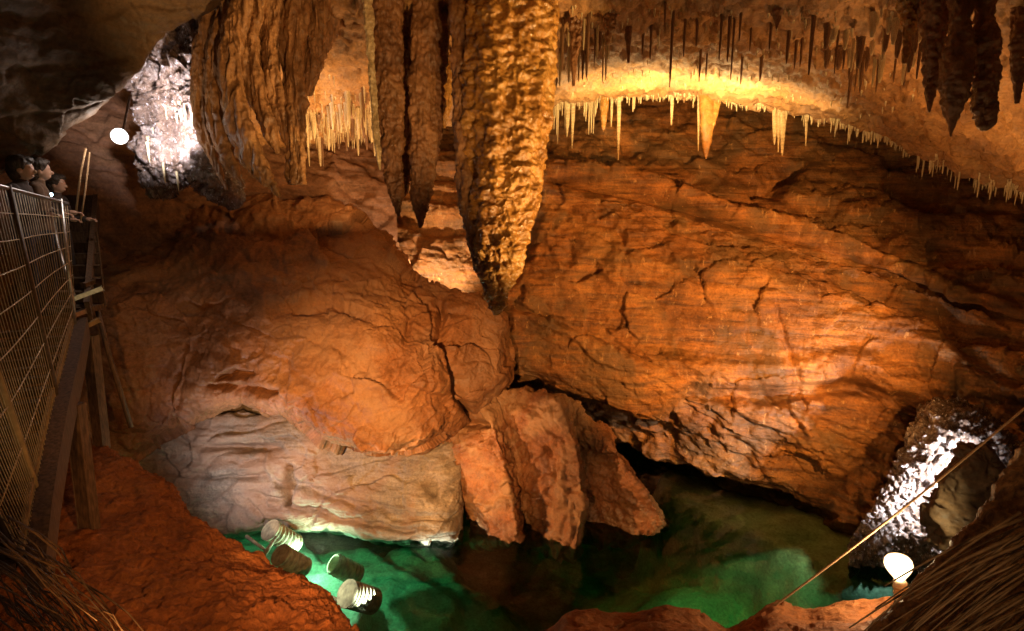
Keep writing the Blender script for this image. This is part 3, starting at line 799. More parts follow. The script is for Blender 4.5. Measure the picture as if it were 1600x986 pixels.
# big dark stalactites near the camera, top right
bigs = [
 ([(1470,-120),(1462,0),(1456,60),(1457,110),(1454,150),(1452,175)], 5.2, [70,50,32,26,14,4], 'darkcalc', 'slim dark stalactite with a narrow tip, left of the two fat dark ones'),
 ([(1500,-120),(1500,10),(1498,60),(1494,110),(1491,150),(1487,185),(1485,213)], 4.9, [60,34,34,42,32,14,4], 'darkcalc', 'fat dark spindle stalactite with a long drip tip'),
 ([(1542,-120),(1540,20),(1538,70),(1539,120),(1538,165),(1537,195),(1536,204)], 4.9, [56,26,30,32,32,20,8], 'darkcalc', 'club shaped dark stalactite with a white wet rounded end'),
 ([(1600,-120),(1598,20),(1594,80),(1590,130),(1588,162)], 4.9, [50,30,20,16,6], 'darkcalc', 'dark stalactite cut by the right edge, beside the club shaped one'),
 ([(1430,-120),(1425,-10),(1418,40),(1414,75),(1412,100)], 5.4, [70,40,26,18,6], 'gold', 'stubby amber stalactite left of the dark ones at upper right'),
 ([(905,-120),(902,-10),(900,30),(898,80),(896,135)], 7.0, [60,40,22,12,4], 'darkcalc', 'dark dripping stalactite just right of the giant golden one'),
 ([(960,-120),(955,-20),(952,20),(951,50),(950,70)], 6.9, [80,50,26,14,4], 'darkcalc', 'squat cone stalactite at the top edge right of the giant golden one'),
 ([(990,-120),(986,-10),(983,30),(982,60),(982,98)], 7.2, [50,30,16,9,3], 'darkcalc', 'thin dark cone stalactite beside the squat cone at the top edge'),
 ([(1215,-80),(1214,0),(1213,25),(1213,45)], 6.4, [60,24,14,4], 'darkcalc', 'short dark stub stalactite at the top edge above the bright ceiling'),
]
for pts, d, w, mt, lb in bigs:
    path, rad = hang(pts, d, w)
    G = stal_grid(path, rad, 90, 200, flat=.95, flutes=[(3, .10, .3, 1.5)], fn=rough_fn)
    o = stal_obj('stalactite', G, M[mt]); tag(o, lb, 'stalactite')

# hanging clusters of the bright lip
def ceil_hit(px, py):
    v = Vector(P(px, py, 1.0)); h = CEIL.ray_cast(Vector((0, 0, 0)), v.normalized())
    return h[0]

lipx = np.array(xs, float)
LX = [330, 440, 560, 700, 860, 1000, 1120, 1250, 1350, 1450, 1600, 1750, 1980]
def lip_y(x): return float(np.interp(x, LX, lipy))
def lip_d(x): return float(np.interp(x, LX, lipd))

long_ones = [ # x, tip y, width px, mat, label
 (967,250,7,'straw','longest pale needle stalactite hanging from the bright lip'),
 (895,232,6,'straw','pale needle stalactite nearest the giant golden one'),
 (887,214,8,'straw','short thick needle stalactite beside the giant golden one'),
 (944,206,14,'gold','pale carrot shaped stalactite left of the longest needle'),
 (956,198,5,'straw','thin needle between the carrot shaped stalactite and the longest needle'),
 (1050,196,6,'straw','single pale needle between the longest needle and the twin amber carrots'),
 (1092,236,5,'straw','thin needle touching the left side of the twin amber carrots'),
 (1104,248,26,'gold','big amber carrot stalactite with the lowest tip on the lip'),
 (1120,215,13,'gold','slanted amber stalactite fused to the right of the big amber carrot'),
 (1211,226,10,'straw','left prong of the tan stalactite trio right of the big amber carrot'),
 (1217,238,6,'straw','middle thin prong of the tan stalactite trio'),
 (1223,243,11,'straw','right and lowest prong of the tan stalactite trio'),
 (1260,228,5,'straw','lone thin needle right of the tan stalactite trio'),
]
for x, ty, w, mt, lb in long_ones:
    d = lip_d(x) + .02; ly = lip_y(x)
    pts = [(x, ly - 20), (x, ly), (x - .5, ly + (ty - ly) * .5), (x - 1, ly + (ty - ly) * .85), (x - 1, ty)]
    if 'slanted' in lb: pts = [(x + 2, ly - 20), (x, ly), (x - 4, ly + 30), (x - 11, ty - 6), (x - 14, ty)]
    path, rad = hang(pts, d, [w * 1.25, w, w * .75, w * .42, 1.2])
    G = stal_grid(path, rad, 24, 60, flat=.9, flutes=[(3, .1, .3, 2)], fn=lambda p: 0.02 * fbm(p, 9, 2))
    tag(stal_obj('stalactite', G, M[mt]), lb, 'stalactite')

# straws
def straw_mesh(name, mat, seed, bulge=0.0):
    rg = random.Random(seed)
    pts = [(rg.uniform(-.06, .06) * k * .15, rg.uniform(-.06, .06) * k * .15, -k / 6.0) for k in range(7)]
    rad = [.0013 + .0 for _ in pts]
    base = [1.25, 1.0, .9, .85, .75, .62, .3]
    path = np.array(pts); path[:, 0] *= .1; path[:, 1] *= .1
    G = stal_grid(path, [b for b in base], 8, 20, fn=None)
    # radius 1 -> scaled per object
    ctr = catmull(path, 20)
    me_name = name
    G2 = G.copy(); G2[:, :, :2] = (G[:, :, :2] - ctr[:, None, :2]) + ctr[:, None, :2] * 8
    f = grid_faces(20, 8, True)
    me = mesh_from(me_name, G2.reshape(-1, 3), f); me.materials.append(mat)
    bm = bmesh.new(); bm.from_mesh(me)
    bm.verts.ensure_lookup_table()
    bm.faces.new([bm.verts[19 * 8 + k] for k in range(8)])
    bmesh.ops.recalc_face_normals(bm, faces=bm.faces); bm.to_mesh(me); bm.free()
    return me
PALE = [straw_mesh('straw_stalactite', M['straw'], k) for k in range(4)]
DARK = [straw_mesh('straw_stalactite', M['darkstraw'], 10 + k) for k in range(4)]

def straw(pt, length, rad, pale, label, group):
    me = random.choice(PALE if pale else DARK)
    o = bpy.data.objects.new('straw_stalactite', me)
    o.location = (pt[0], pt[1], pt[2] + .03)
    o.scale = (rad, rad, length + .03); o.rotation_euler = (0, 0, random.uniform(0, 6))
    COL.objects.link(o)
    tag(o, label, 'stalactite', group)

rnd = random.Random(5)
# fringe of the lip
for k in range(125):
    x = (rnd.uniform(862, 1300) if k > 40 else 862 + 110 * rnd.random() ** 1.5) if k < 95 else rnd.uniform(1300, 1400)
    hp = Vector(P(x, lip_y(x) + rnd.uniform(-16, 1), lip_d(x)))
    h = CEIL.find_nearest(hp)[0]
    straw(h, (rnd.uniform(.06, .3) if rnd.random() < .8 else rnd.uniform(.3, .6)) * (1.3 if x < 930 else 1), rnd.uniform(.012, .024), True,
          'short pale straw stalactite in the fringe along the bright ceiling lip', 'straws fringing the bright lip')
for k in range(50):
    x = rnd.uniform(1400, 1600)
    hp = Vector(P(x, lip_y(x) + rnd.uniform(-20, 2), lip_d(x)))
    h = CEIL.find_nearest(hp)[0]
    straw(h, rnd.uniform(.08, .32), rnd.uniform(.01, .018), True,
          'thin tan straw stalactite in the shadowy fringe at the right end of the ceiling lip', 'straws of the right fringe')
# near ceiling straws, their backlit shade put into a dark colour
dark = [(1052,20,130),(1040,5,45),(1071,30,85),(1128,25,90),(1141,25,92),(1148,30,120),(1158,20,62),(1174,45,78),(1205,40,75),(1233,50,97),(1245,62,105),(1254,60,102),
        (1272,25,112),(1310,50,112),(1322,60,105),(1333,85,165),(1342,80,140),(1350,80,142),(1374,95,142),(1400,90,128),(1416,100,135),(1440,60,120),
        (1018,40,90),(1005,55,82),(930,45,100),(918,40,112),(870,20,98),(880,30,105),(1095,80,125),(1105,85,120),(1160,90,130),(1190,90,125),(1090,35,70)]
for x, y0, y1 in dark:
    h = ceil_hit(x, y0)
    if h is None: continue
    d = h.y * CP - h.z * SP
    straw(h, (y1 - y0) / F * d, rnd.uniform(.014, .026), False, 'long dark straw stalactite standing out against the lit ceiling', 'dark straws of the near ceiling')
for k in range(26):
    x = rnd.uniform(1290, 1440); y0 = rnd.uniform(20, 95)
    h = ceil_hit(x, y0)
    if h is None: continue
    straw(h, rnd.uniform(.1, .42), rnd.uniform(.02, .05), rnd.random() < .5, 'knobbly amber dripstone in the cluster left of the fat dark stalactites', 'dripstones at upper right')
for k in range(22):
    x = rnd.uniform(864, 960); y0 = rnd.uniform(20, 110)
    h = ceil_hit(x, y0)
    if h is None: continue
    straw(h, rnd.uniform(.2, .6), rnd.uniform(.015, .03), rnd.random() < .6, 'brown dripstone in the crowded curtain just right of the giant golden stalactite', 'dripstones beside the golden stalactite')
# small ones left of the long brown stalactites
for k in range(40):
    x = rnd.uniform(478, 600)
    y0 = lip_y(x) + rnd.uniform(-75, 0)
    h = ceil_hit(x, y0)
    if h is None: continue
    straw(h, rnd.uniform(.15, .55), rnd.uniform(.02, .05), rnd.random() < .7, 'small amber stalactite in the cluster between the draperies and the long brown stalactites', 'small stalactites behind the draperies')

for k in range(12):
    px, py = rnd.uniform(225, 318), rnd.uniform(150, 275)
    h = ICE.ray_cast(Vector((0, 0, 0)), Vector(P(px, py, 1)).normalized())[0]
    if h is None: continue
    straw(h, rnd.uniform(.1, .3), rnd.uniform(.012, .03), True, 'white crusty drip hanging on the flowstone beside the starry lamp', 'drips on the left flowstone')
# the countless tiny straws
def tiny_straws():
    V, Fc = [], []
    for k in range(1500):
        q = rnd.random()
        if q < .5:
            x = rnd.uniform(862, 1400); y = lip_y(x) - abs(rnd.gauss(0, 9)); ln = rnd.uniform(.03, .16)
        elif q < .72:
            x = rnd.uniform(1350, 1640); y = lip_y(x) - abs(rnd.gauss(0, 22)) + 4; ln = rnd.uniform(.04, .22)
        elif q < .85:
            x = rnd.uniform(475, 610); y = lip_y(x) - abs(rnd.gauss(0, 34)); ln = rnd.uniform(.04, .3)
        else:
            x = rnd.uniform(870, 1450); y = rnd.uniform(10, lip_y(x) - 15); ln = rnd.uniform(.02, .12)
        h = CEIL.find_nearest(Vector(P(x, y, lip_d(x))))[0] if q < .72 else ceil_hit(x, y)
        if h is None: continue
        r = rnd.uniform(.008, .020); n = len(V)
        for (t, f) in ((-.03, 1.3), (.0, 1.0), (.6, .75), (1.0, .2)):
            for j in range(5):
                a = 2 * math.pi * j / 5
                V.append((h[0] + r * f * math.cos(a), h[1] + r * f * math.sin(a), h[2] + .02 - ln * t))
        for i in range(3):
            for j in range(5):
                Fc.append((n + i * 5 + j, n + i * 5 + (j + 1) % 5, n + i * 5 + 5 + (j + 1) % 5, n + i * 5 + 5 + j))
    o = link('straw_fringe', mesh_from('straw_fringe', V, Fc), M['straw'])
    o['kind'] = 'stuff'
    tag(o, 'countless tiny straw stalactites and nubs crowding the ceiling lip', 'stalactites')
tiny_straws()

# ------------------------------------------------------------------ tubes and bars
def tube_bm(bm, pts, r, ns=8, r2=None):
    pts = [Vector([float(c) for c in p]) for p in pts]
    r2 = r if r2 is None else r2
    rings = []
    n = len(pts)
    for k, p in enumerate(pts):
        t = (pts[min(k + 1, n - 1)] - pts[max(k - 1, 0)]).normalized()
        a = t.orthogonal().normalized() if k == 0 else (a - t * a.dot(t)).normalized()
        b = t.cross(a)
        rr = r + (r2 - r) * k / max(n - 1, 1)
        rings.append([bm.verts.new(p + (a * math.cos(q) + b * math.sin(q)) * rr) for q in [2 * math.pi * j / ns for j in range(ns)]])
    for A, B in zip(rings[:-1], rings[1:]):
        for j in range(ns):
            f = bm.faces.new((A[j], A[(j + 1) % ns], B[(j + 1) % ns], B[j])); f.smooth = True
    bm.faces.new(list(reversed(rings[0]))); bm.faces.new(rings[-1])
    return bm

def tube(pts, r, ns=8, r2=None):
    return tube_bm(bmesh.new(), pts, r, ns, r2)

def bar_bm(bm, a, b, w, h, up=(0, 0, 1), bev=0.006):
    a, b = Vector([float(c) for c in a]), Vector([float(c) for c in b])
    t = (b - a).normalized(); s = t.cross(Vector(up)).normalized(); u = s.cross(t)
    r = bmesh.ops.create_cube(bm, size=1.0)
    for v in r['verts']:
        c = v.co.copy()
        v.co = (a + b) / 2 + t * c.x * (b - a).length + s * c.y * w + u * c.z * h
    ed = list({e for v in r['verts'] for e in v.link_edges})
    bmesh.ops.bevel(bm, geom=ed, offset=bev, segments=2, affect='EDGES')
    return bm

def bar(a, b, w, h, up=(0, 0, 1), bev=0.006):
    return bar_bm(bmesh.new(), a, b, w, h, up, bev)

def lerp(a, b, t): return np.array(a) * (1 - t) + np.array(b) * t

# ------------------------------------------------------------------ walkway, fence, stair
edge_pts = [P(126, 496, 6.5), P(112, 560, 5.6), P(92, 640, 4.8), P(74, 730, 4.2), P(62, 800, 3.8), P(52, 880, 3.5)]
EP = catmull(np.array(edge_pts), 24)
wk = thing('walkway', 'narrow timber walkway on a curved edge beam, behind the wire mesh fence', 'walkway', edge_pts[2])
o0 = Vector([float(c) for c in edge_pts[2]])
def rel(bm, o):
    bmesh.ops.translate(bm, vec=-o, verts=bm.verts); return bm
bm = bmesh.new()
def ribbon(bm, C, w, h, side):
    """swept rectangular timber along C"""
    rings = []
    n = len(C)
    for k in range(n):
        t = unit(C[min(k + 1, n - 1)] - C[max(k - 1, 0)]); s = unit(np.cross(t, [0, 0, 1.0])); u = np.cross(s, t)
        rings.append([bm.verts.new(C[k] + s * a * w + u * b * h) for a, b in ((-.5, 0), (.5, 0), (.5, -1), (-.5, -1))])
    for A, B in zip(rings[:-1], rings[1:]):
        for j in range(4):
            bm.faces.new((A[j], B[j], B[(j + 1) % 4], A[(j + 1) % 4]))
    bm.faces.new(rings[0]); bm.faces.new(list(reversed(rings[-1])))
    bmesh.ops.recalc_face_normals(bm, faces=bm.faces)
    return bm
link('edge_beam', rel(ribbon(bmesh.new(), EP, .12, .26, 1), o0), M['wood'], wk)
link('toe_board', rel(ribbon(bmesh.new(), EP + np.array([-.075, 0, .07]), .03, .10, 1), o0), M['palewood'], wk)
tn = unit(np.gradient(EP, axis=0)); sn = unit(np.cross(tn, np.array([0, 0, 1.0])))
if sn[:, 0].mean() > 0: sn = -sn
for k in range(1, 23, 1):
    a = EP[k] + sn[k] * .09 - np.array([0, 0, .03]); b = a + sn[k] * 1.0
    link('deck_plank', rel(bar(a, b, .14, .04), o0), M['wood'], wk)
# posts below
for (x0, y0, d0, x1, y1, d1) in ((104, 600, 5.2, 92, 860, 5.0), (130, 500, 6.6, 128, 700, 6.6)):
    a = P(x0, y0, d0); b = a.copy(); b[2] -= 1.6 
    link('support_post', rel(bar(a + np.array([.03, .03, -.2]), b, .12, .12, (0, 1, 0)), o0), M['wood'], wk)

fn_ = thing('fence', 'tall wire mesh safety fence with brown posts along the walkway edge', 'fence', edge_pts[1])
o1 = Vector([float(c) for c in edge_pts[1]])
H = 1.30
lean = np.array([-.10, 0, 0])
TOP = catmull(np.array([P(105, 318, 6.5), P(50, 304, 5.7), P(0, 291, 5.0), P(-75, 272, 4.4), P(-160, 255, 4.0), P(-290, 235, 3.6)]), 24)
EX = EP
for k, mt, rr in ((1, 'metal', .022), (8, 'rust', .024), (16, 'palewood', .026), (23, 'rust', .024)):
    link('post', rel(tube([EX[k] + np.array([-.05, 0, -.05]), TOP[k] + np.array([0, 0, .03])], rr, 10), o1), M[mt], fn_)
link('top_rail', rel(tube(TOP, .020, 8), o1), M['metal'], fn_)
for j in range(1, 8):
    t = j / 8.0
    link('line_wire', rel(tube(lerp(EX + np.array([-.05, 0, 0]), TOP, t), .0055, 5), o1), M['wire'], fn_)
bm = bmesh.new()
K = 60
E2 = catmull(EX, K); T2 = catmull(TOP, K)
for k in range(K):
    tube_bm(bm, [E2[k] + np.array([-.05, 0, .01]), lerp(E2[k], T2[k], .5) + np.array([-.028, 0, 0]), T2[k]], .0030, 4)
link('wire_mesh', rel(bm, o1), M['wire'], fn_)
# brackets sticking out over the drop
for (x0, y0, x1, y1, d, mt) in ((112, 468, 160, 450, 6.5, 'metal'), (115, 492, 131, 486, 6.4, 'metal'), (128, 512, 154, 500, 6.6, 'palewood'), (130, 446, 146, 440, 6.8, 'wood')):
    link('bracket', rel(bar(P(x0, y0, d), P(x1, y1, d + .15), .05, .05), o1), M[mt], fn_)

st = thing('staircase', 'steep plank staircase climbing behind the fence on the left', 'staircase', P(110, 470, 7.0))
o2 = Vector([float(c) for c in P(110, 470, 7.0)])
for k in range(10):
    t = k / 9
    c = lerp(P(100, 482, 6.8), P(98, 322, 9.0), t)
    a = c + np.array([-.45, 0, 0]); b = c + np.array([.36, 0.05, 0])
    link('tread', rel(bar(a, b, .30, .05), o2), M['wood'], st)
    link('riser', rel(bar(a + np.array([0, .15, .09]), b + np.array([0, .15, .09]), .02, .16), o2), M['wood'], st)
for dx in (-.48, .40):
    link('stringer', rel(bar(P(100, 482, 6.8) + np.array([dx, -.15, -.02]), P(98, 322, 9.0) + np.array([dx, .2, .05]), .05, .28), o2), M['wood'], st)
hr = [P(115, 462, 6.5), P(103, 425, 6.6), P(92, 390, 6.75), P(84, 355, 6.9), P(80, 325, 7.0)]
link('handrail', rel(tube(catmull(np.array(hr), 16), .022, 8), o2), M['metal'], st)

for pts, r, lb in (
  ([P(134, 232, 6.9), P(126, 270, 6.9), P(119, 330, 6.9)], .012, 'pale taut cable slanting down from the ceiling left of the cool lamp'),
  ([P(140, 238, 7.0), P(133, 300, 7.0), P(126, 345, 7.0)], .010, 'second thin cable beside the pale taut cable left of the cool lamp')):
    tag(link('cable', tube(pts, r, 6), M['rope']), lb, 'cable')
for pts, r, lb in (
  ([P(146, 460, 7.2), P(172, 560, 7.3), P(205, 668, 7.4)], .03, 'dark slanting pole below the bracket ends at the walkway corner'),
  ([P(122, 540, 6.7), P(122, 600, 6.7), P(123, 618, 6.7)], .018, 'short pale upright pole under the walkway corner'),):
    tag(link('support_pole', tube(pts, r, 8), M['wood']), lb, 'pole')

# ------------------------------------------------------------------ people
def ellipsoid(bm, c, r, seg=20):
    res = bmesh.ops.create_uvsphere(bm, u_segments=seg, v_segments=seg // 2 + 2, radius=1.0)
    for v in res['verts']:
        v.co = Vector((v.co.x * r[0] + c[0], v.co.y * r[1] + c[1], v.co.z * r[2] + c[2]))

def limb(bm, a, b, r0, r1):
    a, b = Vector(a), Vector(b)
    tube_bm(bm, [a.lerp(b, k / 6) for k in range(7)], r0, 12, r1)
    ellipsoid(bm, a, (r0, r0, r0), 12); ellipsoid(bm, b, (r1, r1, r1), 12)

def remeshed(name, bm, mat, parent, voxel=.012, it=3):
    me = bpy.data.meshes.new(name); bm.to_mesh(me); bm.free()
    o = bpy.data.objects.new(name, me); COL.objects.link(o)
    md = o.modifiers.new('r', 'REMESH'); md.mode = 'VOXEL'; md.voxel_size = voxel; md.use_smooth_shade = True
    sm = o.modifiers.new('s', 'SMOOTH'); sm.iterations = it; sm.factor = .5
    dg = bpy.context.evaluated_depsgraph_get(); ev = o.evaluated_get(dg)
    nm = bpy.data.meshes.new_from_object(ev)
    bpy.data.objects.remove(o); bpy.data.meshes.remove(me)
    nm.name = name; nm.materials.clear(); nm.materials.append(mat)
    for p in nm.polygons: p.use_smooth = True
    o = bpy.data.objects.new(name, nm); o.parent = parent; COL.objects.link(o)
    return o

def person(loc, rot, h, label, top, legs, hands_fwd=True, tilt=0.25, held=None):
    s = h / 1.75
    root = thing('person', label, 'person', loc, 'visitors at the fence')
    root.rotation_euler = (0, 0, rot); root.scale = (s, s, s)
    # faces +x, toward the pool
    elb = lambda sy: (.03, sy * .26, 1.13)
    wri = (lambda sy: (.25, sy * .20, 1.14))
    body = bmesh.new()
    ellipsoid(body, (.06, 0, 1.63), (.098, .077, .118)); ellipsoid(body, (.085, 0, 1.575), (.066, .055, .062))
    ellipsoid(body, (.165, 0, 1.60), (.022, .014, .024), 10)        # nose
    ellipsoid(body, (.140, 0, 1.553), (.016, .027, .010), 10)       # lips
    for sy in (-1, 1):
        ellipsoid(body, (.135, sy * .032, 1.645), (.020, .018, .012), 10)   # brows / eye sockets
        ellipsoid(body, (.05, sy * .080, 1.615), (.024, .012, .034), 10)    # ears
    limb(body, (.02, 0, 1.42), (.045, 0, 1.56), .058, .052)
    ellipsoid(body, (0, 0, 1.30), (.105, .165, .20)); ellipsoid(body, (0, 0, 1.08), (.10, .14, .18)); ellipsoid(body, (-.01, 0, .93), (.11, .16, .13))
    for sy in (-1, 1):
        limb(body, (0, sy * .18, 1.41), elb(sy), .050, .040); limb(body, elb(sy), wri(sy), .039, .027)
        w = Vector(wri(sy))
        limb(body, w, w + Vector((.07, 0, -.005)), .026, .030); ellipsoid(body, w + Vector((.065, 0, -.005)), (.048, .042, .016), 12)
        for j, ln in enumerate((.055, .066, .062, .048)):
            b = w + Vector((.105, (j - 1.5) * .021, -.004)); m_ = b + Vector((ln * .55, 0, -.004)); e_ = m_ + Vector((ln * .25, 0, -.035))
            limb(body, b, m_, .0095, .009); limb(body, m_, e_, .009, .0075)
        limb(body, w + Vector((.035, -sy * .036, 0)), w + Vector((.085, -sy * .062, -.02)), .011, .0095)
        limb(body, (0, sy * .09, .90), (.02, sy * .10, .48), .078, .052); limb(body, (.02, sy * .10, .48), (-.01, sy * .105, .08), .052, .036)
        limb(body, (-.03, sy * .105, .045), (.17, sy * .115, .035), .040, .034)
    remeshed('body', body, M['skin'], root, .008, 2)
    jk = bmesh.new()
    ellipsoid(jk, (0, 0, 1.31), (.125, .185, .20)); ellipsoid(jk, (0, 0, 1.10), (.125, .165, .20)); ellipsoid(jk, (-.01, 0, .94), (.13, .18, .13))
    limb(jk, (.01, 0, 1.44), (.03, 0, 1.49), .078, .066)
    for sy in (-1, 1):
        limb(jk, (0, sy * .18, 1.41), elb(sy), .067, .055); limb(jk, elb(sy), wri(sy), .053, .042)
    remeshed('jacket', jk, top, root, .014, 3)
    tr = bmesh.new()
    ellipsoid(tr, (-.01, 0, .90), (.122, .172, .12))
    for sy in (-1, 1):
        limb(tr, (0, sy * .09, .90), (.02, sy * .10, .48), .095, .070); limb(tr, (.02, sy * .10, .48), (-.01, sy * .105, .08), .068, .055)
    remeshed('trousers', tr, legs, root, .014, 3)
    sh = bmesh.new()
    for sy in (-1, 1):
        limb(sh, (-.03, sy * .105, .05), (.17, sy * .115, .042), .05, .042)
    remeshed('shoes', sh, M['black'], root, .012, 2)
    hr_ = bmesh.new()
    ellipsoid(hr_, (.030, 0, 1.670), (.108, .092, .108)); ellipsoid(hr_, (-.005, 0, 1.61), (.075, .084, .12))
    ellipsoid(hr_, (.090, .02, 1.722), (.066, .066, .042)); ellipsoid(hr_, (.05, -.05, 1.70), (.07, .05, .05))
    ho = remeshed('hair', hr_, M['hair'], root, .008, 1)
    hv = np.array([v.co for v in ho.data.vertices], np.float32); hn = np.array([v.normal for v in ho.data.vertices], np.float32)
    hv = hv + hn * (.011 * fbm(hv * np.array([1, 1, .5], np.float32) + loc[0], 26, 3, ridged=True) + .008 * fbm(hv + loc[0], 9, 2))[:, None]
    ho.data.vertices.foreach_set('co', hv.ravel()); ho.data.update()
    return root

def foot(px, py, d): return P(px, py, d)
def stand(px, py_head, d, h):
    top = P(px, py_head, d); return (float(top[0]), float(top[1]), float(top[2] - h))
person(stand(22, 246, 6.2, 1.75), R(22), 1.75, 'person in dark jacket leaning on the rail, nearest the left edge', M['darkcloth'], M['bluecloth'])
person(stand(50, 249, 6.6, 1.74), R(38), 1.74, 'person in brown jacket leaning over the rail, second from the left', M['browncloth'], M['bluecloth'])
p3 = stand(80, 274, 7.3, 1.6)
person(p3, R(10), 1.6, 'smaller person in dark clothes at the foot of the staircase', M['darkcloth'], M['darkcloth'])
lt = thing('torch', 'tiny bluish white torch held by the smaller person at the staircase', 'torch', P(80, 304, 6.75))
ot = Vector([float(c) for c in P(80, 304, 6.75)])
link('torch_body', rel(tube([P(80, 304, 6.75), P(80, 304, 6.9)], .018, 10), ot), M['black'], lt)
bm = bmesh.new(); ellipsoid(bm, P(80, 304, 6.74) , (.02, .012, .02), 12); link('lens', rel(bm, ot), M['led'], lt)

# ------------------------------------------------------------------ lamps
def lathe(prof, ns=32, axis=None, org=(0, 0, 0)):
    """prof: (r, t) along axis"""
    ax = Vector((0, 0, 1)) if axis is None else Vector([float(c) for c in axis]).normalized()
    a = ax.orthogonal().normalized(); b = ax.cross(a); bm = bmesh.new(); rings = []
    og = Vector([float(c) for c in org])
    for r, t in prof:
        rings.append([bm.verts.new(og + ax * t + (a * math.cos(q) + b * math.sin(q)) * max(r, 1e-4)) for q in [2 * math.pi * j / ns for j in range(ns)]])
    for A, B in zip(rings[:-1], rings[1:]):
        for j in range(ns):
            f = bm.faces.new((A[j], A[(j + 1) % ns], B[(j + 1) % ns], B[j])); f.smooth = True
    bm.faces.new(list(reversed(rings[0]))); bm.faces.new(rings[-1])
    bmesh.ops.recalc_face_normals(bm, faces=bm.faces)
    return bm

def add_light(name, kind, loc, col, power, target=None, **kw):
    l = bpy.data.lights.new(name, kind); l.color = col; l.energy = power
    for k, v in kw.items(): setattr(l, k, v)
    o = bpy.data.objects.new(name, l); o.location = [float(c) for c in loc]
    if target is not None:
        dv = Vector([float(c) for c in target]) - o.location
        o.rotation_euler = dv.to_track_quat('-Z', 'Y').to_euler()
    COL.objects.link(o); return o

WARM = (1.0, 0.56, 0.22)
ORANGE = (1.0, 0.46, 0.14)
GOLDEN = (1.0, 0.70, 0.30)
COOL = (0.86, 0.90, 1.0)

# left cool floodlight
lp = P(187, 213, 7.0)
fl = thing('floodlight', 'blazing cool white lamp on a bracket under the dark left ceiling', 'lamp', lp)
ol = Vector([float(c) for c in lp])
ax = unit(np.array([.35, -1, -.05]))
link('housing', rel(lathe([(.03, -.16), (.07, -.14), (.085, -.03), (.10, 0.0), (.10, .015), (.088, .015), (.075, -.02), (.02, -.06)], 28, ax, lp), ol), M['metal'], fl)
bm = bmesh.new(); ellipsoid(bm, lp + ax * .02, (.085, .085, .085), 20); link('bulb', rel(bm, ol), M['bulb_cool'], fl)
link('bracket', rel(tube([lp - ax * .12, lp - ax * .22 + np.array([0, 0, .12]), lp + np.array([-.1, .45, .55])], .015, 8), ol), M['rust'], fl)
add_light('floodlight_lamp', 'POINT', lp + ax * .16, (1, .82, .68), 14, shadow_soft_size=.05)
add_light('floodlight_beam', 'SPOT', lp + np.array([.16, .26, .0]), (.92, .88, 1.0), 300, P(275, 165, 8.3), spot_size=R(104), spot_blend=.6, shadow_soft_size=.05)

# right round bulb on its socket
rp = P(1404, 885, 4.5)
bl = thing('bulb_lamp', 'glowing round warm bulb on a short banded socket post on the orange bank', 'lamp', P(1409, 945, 4.5))
ob = Vector([float(c) for c in P(1409, 945, 4.5)])
upv = unit(P(1402, 860, 4.5) - P(1409, 945, 4.5))
b0 = P(1409, 945, 4.5)
sk = link('socket', rel(lathe([(.042, -.06), (.045, .05), (.047, .12), (.050, .18), (.04, .195)], 28, upv, b0), ob), M['ceramic'], bl)
for tb in (.045, .085, .13):
    link('band', rel(lathe([(.046, tb), (.053, tb + .004), (.053, tb + .016), (.046, tb + .02)], 28, upv, b0), ob), M['palewood'], sk)
link('bulb', rel(lathe([(.035, .195), (.045, .22), (.072, .255), (.094, .295), (.100, .325), (.092, .36), (.07, .385), (.03, .40), (.002, .402)], 32, upv, b0), ob), M['bulb_warm'], bl)
add_light('bulb_lamp_light', 'POINT', b0 + upv * .35 , (1.0, .74, .40), 150, shadow_soft_size=.115)
bm = bmesh.new()

# rope
tag(link('rope', tube([lerp(P(1195, 958, 4.75), P(1640, 605, 4.4), t / 20) + np.array([0, 0, -.05 * math.sin(math.pi * t / 20)]) for t in range(21)], .0085, 8), M['rope']),
    'thin tan rope stretched diagonally above the glowing bulb', 'rope')

# cave lamps out of sight, plus fill lights added to brighten single surfaces
for px, py, d, pw in ((920, 205, 10.3, 34), (1020, 193, 10.2, 62), (1130, 194, 10.0, 78), (1235, 212, 9.6, 24)):
    add_light('ceiling_wash', 'AREA', P(px, py, d), GOLDEN, pw * .7, P(px, py - 110, d + .1), shape='RECTANGLE', size=.8, size_y=.2)
add_light('bank_lamp', 'SPOT', (0.4, 1.2, -1.0), ORANGE, 330, P(330, 870, 5.6), spot_size=R(40), spot_blend=.8, shadow_soft_size=.06)
add_light('outcrop_lamp', 'SPOT', (-1.2, 0.6, -1.0), (1.0, .48, .16), 3800, P(610, 665, 8.8), spot_size=R(41), spot_blend=1.0, shadow_soft_size=.06)
add_light('tip_fill', 'SPOT', (-1.2, 0.8, -1.2), (1.0, .50, .18), 900, P(980, 775, 9.3), spot_size=R(12), spot_blend=1.0, shadow_soft_size=.06)  # fill light added to lift the shadowed third lobe
add_light('side_wall_lamp', 'SPOT', (-1.0, 0.4, -1.4), ORANGE, 260, P(270, 560, 8.8), spot_size=R(20), spot_blend=.8, shadow_soft_size=.06)
add_light('buttress_fill', 'SPOT', P(330, 815, 7.5), (1.0, .46, .15), 800, P(870, 740, 9.3), spot_size=R(44), spot_blend=.8, shadow_soft_size=.05)  # unseen spot added from the side so the flutes gain contrast
add_light('fence_lamp', 'SPOT', (-0.2, 0.3, -1.2), GOLDEN, 70, P(20, 430, 5.2), spot_size=R(30), spot_blend=.6, shadow_soft_size=.05)
add_light('drapery_fill', 'SPOT', (1.6, 0.3, -1.9), WARM, 1100, P(480, 85, 7), spot_size=R(25), spot_blend=.6, shadow_soft_size=.06)  # added from below because the draperies stayed dark
